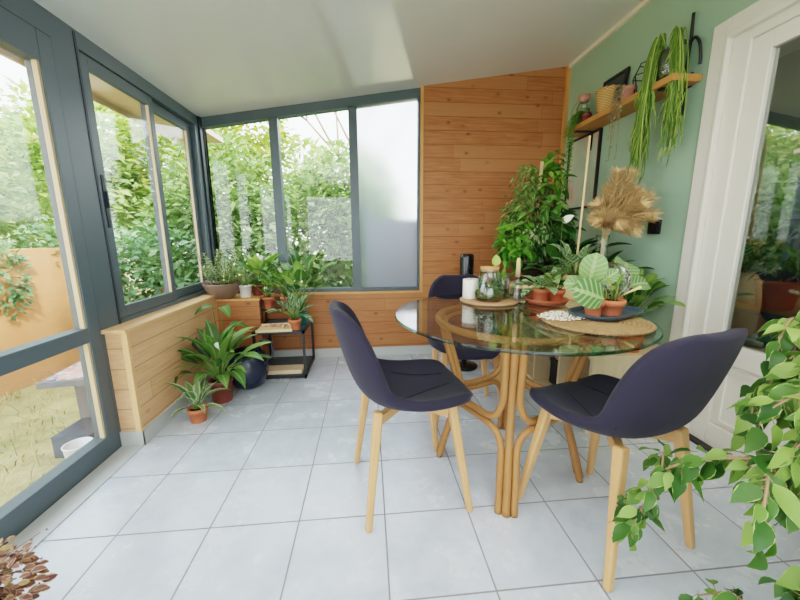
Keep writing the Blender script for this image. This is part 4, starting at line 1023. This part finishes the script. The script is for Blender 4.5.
for x in (-.10, .19):
    for y in (-.12, .2): MB().box(x - .03, x + .03, y - .03, y + .03, 0, .37).build('leg', M['stone'], q)
solid('stone_block', 'square grey stone block on the lawn under the mosaic table', 'block', MB().box(-.08, .12, -.12, .12, 0, .13), plain('slate_grey_block', srgb(84, 90, 98), .7), (-.44, 1.20, GZ))
solid('plastic_bucket', 'white plastic bucket beside the grey stone block outside', 'bucket', MB().lathe([(0, 0), (.05, 0), (.062, .14), (.066, .145), (.058, .145), (.046, .01), (0, .01)], 28), M['whiteplastic'], (-.30, .98, GZ))
# trees and shrubs
def tree(name, label, loc, parts, mat, seed, L=.11, trunk=None, fn=None):
    q = thing(name, label, 'tree' if trunk else 'shrub', (loc[0], loc[1], GZ)); r = random.Random(seed); allm = MB()
    for c, rr, n in parts:
        b = bushcloud(r, n, c, rr, L, L * .55, 'oval', .4, 2, .2, .75, fn); allm.add(b.v, b.f, True); allm.rnd[-len(b.v):] = b.rnd
    allm.build('foliage', mat, q)
    tk = MB(); hh = trunk or .6
    tk.tube([(0, 0, 0), (.05, .02, hh * .5), (0, 0, hh)], [.09, .07, .05], 7)
    for c, rr, n in parts: tk.tube([(0, 0, hh * .7), (c[0] * .5, c[1] * .5, (hh * .7 + c[2]) / 2), c], [.045, .03, .012], 5)
    tk.build('trunk', M['bark'], q)
    return q
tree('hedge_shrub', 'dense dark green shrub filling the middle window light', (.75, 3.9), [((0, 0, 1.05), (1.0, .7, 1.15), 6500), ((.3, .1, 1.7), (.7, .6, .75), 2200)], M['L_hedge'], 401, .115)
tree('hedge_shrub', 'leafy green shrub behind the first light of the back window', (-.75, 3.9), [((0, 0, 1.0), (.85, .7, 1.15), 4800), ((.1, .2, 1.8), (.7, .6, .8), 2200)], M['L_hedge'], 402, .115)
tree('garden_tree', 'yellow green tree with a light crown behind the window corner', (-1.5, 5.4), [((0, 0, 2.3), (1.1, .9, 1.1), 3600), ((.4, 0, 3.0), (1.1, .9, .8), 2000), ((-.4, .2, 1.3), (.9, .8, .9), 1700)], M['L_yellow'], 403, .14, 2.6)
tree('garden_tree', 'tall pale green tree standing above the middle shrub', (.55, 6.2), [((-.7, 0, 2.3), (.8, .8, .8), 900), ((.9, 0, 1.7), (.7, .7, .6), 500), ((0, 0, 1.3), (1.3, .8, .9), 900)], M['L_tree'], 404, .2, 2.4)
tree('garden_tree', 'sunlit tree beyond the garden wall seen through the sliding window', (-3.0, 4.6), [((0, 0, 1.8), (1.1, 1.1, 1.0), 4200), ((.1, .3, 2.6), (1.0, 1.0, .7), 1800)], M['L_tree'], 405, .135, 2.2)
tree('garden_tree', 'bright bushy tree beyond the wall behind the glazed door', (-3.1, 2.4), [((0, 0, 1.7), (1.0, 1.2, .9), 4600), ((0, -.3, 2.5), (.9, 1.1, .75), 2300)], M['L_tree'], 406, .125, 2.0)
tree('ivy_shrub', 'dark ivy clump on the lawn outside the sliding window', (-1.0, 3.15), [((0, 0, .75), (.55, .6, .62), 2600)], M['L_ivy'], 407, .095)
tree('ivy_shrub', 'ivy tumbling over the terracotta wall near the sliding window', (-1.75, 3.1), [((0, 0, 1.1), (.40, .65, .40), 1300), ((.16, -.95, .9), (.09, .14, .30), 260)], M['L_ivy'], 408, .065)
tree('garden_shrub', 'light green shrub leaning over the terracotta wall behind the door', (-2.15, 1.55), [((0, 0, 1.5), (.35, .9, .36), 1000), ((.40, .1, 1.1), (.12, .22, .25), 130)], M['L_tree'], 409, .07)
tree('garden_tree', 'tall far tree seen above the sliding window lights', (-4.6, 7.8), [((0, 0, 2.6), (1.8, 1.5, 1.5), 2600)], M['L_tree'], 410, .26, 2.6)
# bare tree
q = thing('bare_tree', 'leafless dark branched tree showing against the sky', 'tree', (1.25, 7.0, GZ)); br = MB(); rg = random.Random(420)
def grow(p, d, L, r, dep):
    e = p + d * L; br.tube([p, (p + e) / 2 + Vector((rg.uniform(-.03, .03), 0, 0)), e], [r, r * .85, r * .7], 5)
    if dep:
        for _ in range(3 if dep > 2 else 2): grow(e, (d + Vector((rg.uniform(-.6, .6), rg.uniform(-.4, .4), rg.uniform(-.1, .4)))).normalized(), L * rg.uniform(.62, .8), r * .62, dep - 1)
grow(Vector((0, 0, 0)), Vector((0, 0, 1)), 1.7, .07, 5); br.build('branches', M['bark'], q)
# neighbour house and pale blue grey fence beyond the frosted light
q = thing('neighbour_house', 'pale neighbouring house with a tiled roof behind the trees', 'house', (-7.0, 9.6, GZ))
MB().box(-2, 2, -1.6, 1.6, 0, 2.9).build('walls', plain('house_render', srgb(232, 214, 186), .8), q)
MB().prism([(-2.3, 2.85), (2.3, 2.85), (0, 3.9)], 1, -1.9, 1.9).build('roof', plain('roof_tiles', srgb(196, 150, 116), .8, .2, 0, .2, 20), q)
for x in (-1.1, .8): MB().box(x, x + .7, -1.63, -1.6, 1.2, 2.2).build('window_pane', plain('dark_pane', srgb(96, 110, 120), .2), q)
q = thing('garden_fence', 'blue grey panel fence behind the frosted window light', 'fence', (2.0, 2.95, GZ))
MB().box(-.72, 1.6, 0, .03, 0, 1.42).build('panel', plain('blue_grey_panel', srgb(150, 164, 174), .7), q)
for x in (-.72, .4, 1.5): MB().box(x, x + .07, .03, .1, 0, 1.5).build('post', M['stone'], q)

# ------------------------------------------------------------------ camera, light, world
cam = bpy.data.cameras.new('camera'); co = bpy.data.objects.new('camera', cam); C.objects.link(co); sc.camera = co
F, YAW, PITCH, ROLL = 340.91, .0917, .1842, -.00566
cam.sensor_fit = 'HORIZONTAL'; cam.sensor_width = 36; cam.lens = F / 800 * 36; cam.clip_start = .02; cam.clip_end = 200
fw = Vector((math.sin(YAW) * math.cos(PITCH), math.cos(YAW) * math.cos(PITCH), -math.sin(PITCH))); rt = Vector((math.cos(YAW), -math.sin(YAW), 0)); up = rt.cross(fw)
r2 = rt * math.cos(ROLL) + up * math.sin(ROLL); u2 = -rt * math.sin(ROLL) + up * math.cos(ROLL)
mw = Matrix((r2, u2, -fw)).transposed().to_4x4(); mw.translation = (1.2894, -.8472, 1.0877); co.matrix_world = mw
def lamp(name, typ, loc, rot, energy, color=(1, 1, 1), **k):
    l = bpy.data.lights.new(name, typ); l.energy = energy; l.color = color
    for a_, v in k.items(): setattr(l, a_, v)
    o = bpy.data.objects.new(name, l); C.objects.link(o); o.location = loc; o.rotation_euler = rot; return o
SUN = lamp('sun', 'SUN', (4, -6, 8), (0, 0, 0), 2.6, (1, .95, .86), angle=rad(6))
SUN.rotation_euler = Vector((-.42, .62, -.66)).to_track_quat('-Z', 'Y').to_euler()
lamp('interior_fill', 'AREA', (1.5, -.9, 2.12), (0, 0, 0), 20, (1, .97, .93), shape='RECTANGLE', size=2.4, size_y=2.0)  # added area light that brightens the interior, no fixture there
lamp('inner_room_fill', 'AREA', (4.0, .3, 2.5), (0, 0, 0), 10, (1, .95, .88), shape='RECTANGLE', size=1, size_y=1)  # unseen area light over the room behind the white door
wd = bpy.data.worlds.new('sky'); sc.world = wd; wd.use_nodes = True; nt = wd.node_tree
bg = nt.nodes['Background']; tc = nt.nodes.new('ShaderNodeTexCoord'); sx = nt.nodes.new('ShaderNodeSeparateXYZ'); rp = nt.nodes.new('ShaderNodeValToRGB')
nt.links.new(tc.outputs['Generated'], sx.inputs[0]); nt.links.new(sx.outputs[2], rp.inputs[0]); nt.links.new(rp.outputs[0], bg.inputs[0])
e = rp.color_ramp.elements; e[0].position = .0; e[0].color = (.96, .97, 1, 1); e[1].position = .9; e[1].color = (.72, .85, 1, 1)
bg.inputs[1].default_value = 2.75
sc.view_settings.view_transform = 'Filmic'; sc.view_settings.look = 'Medium High Contrast'; sc.view_settings.exposure = 1.42; sc.view_settings.gamma = 1.0
sc.cycles.max_bounces = 12; sc.cycles.transparent_max_bounces = 24; sc.cycles.diffuse_bounces = 5; sc.cycles.glossy_bounces = 5; sc.cycles.caustics_reflective = False; sc.cycles.caustics_refractive = False
sc.cycles.sample_clamp_indirect = 6
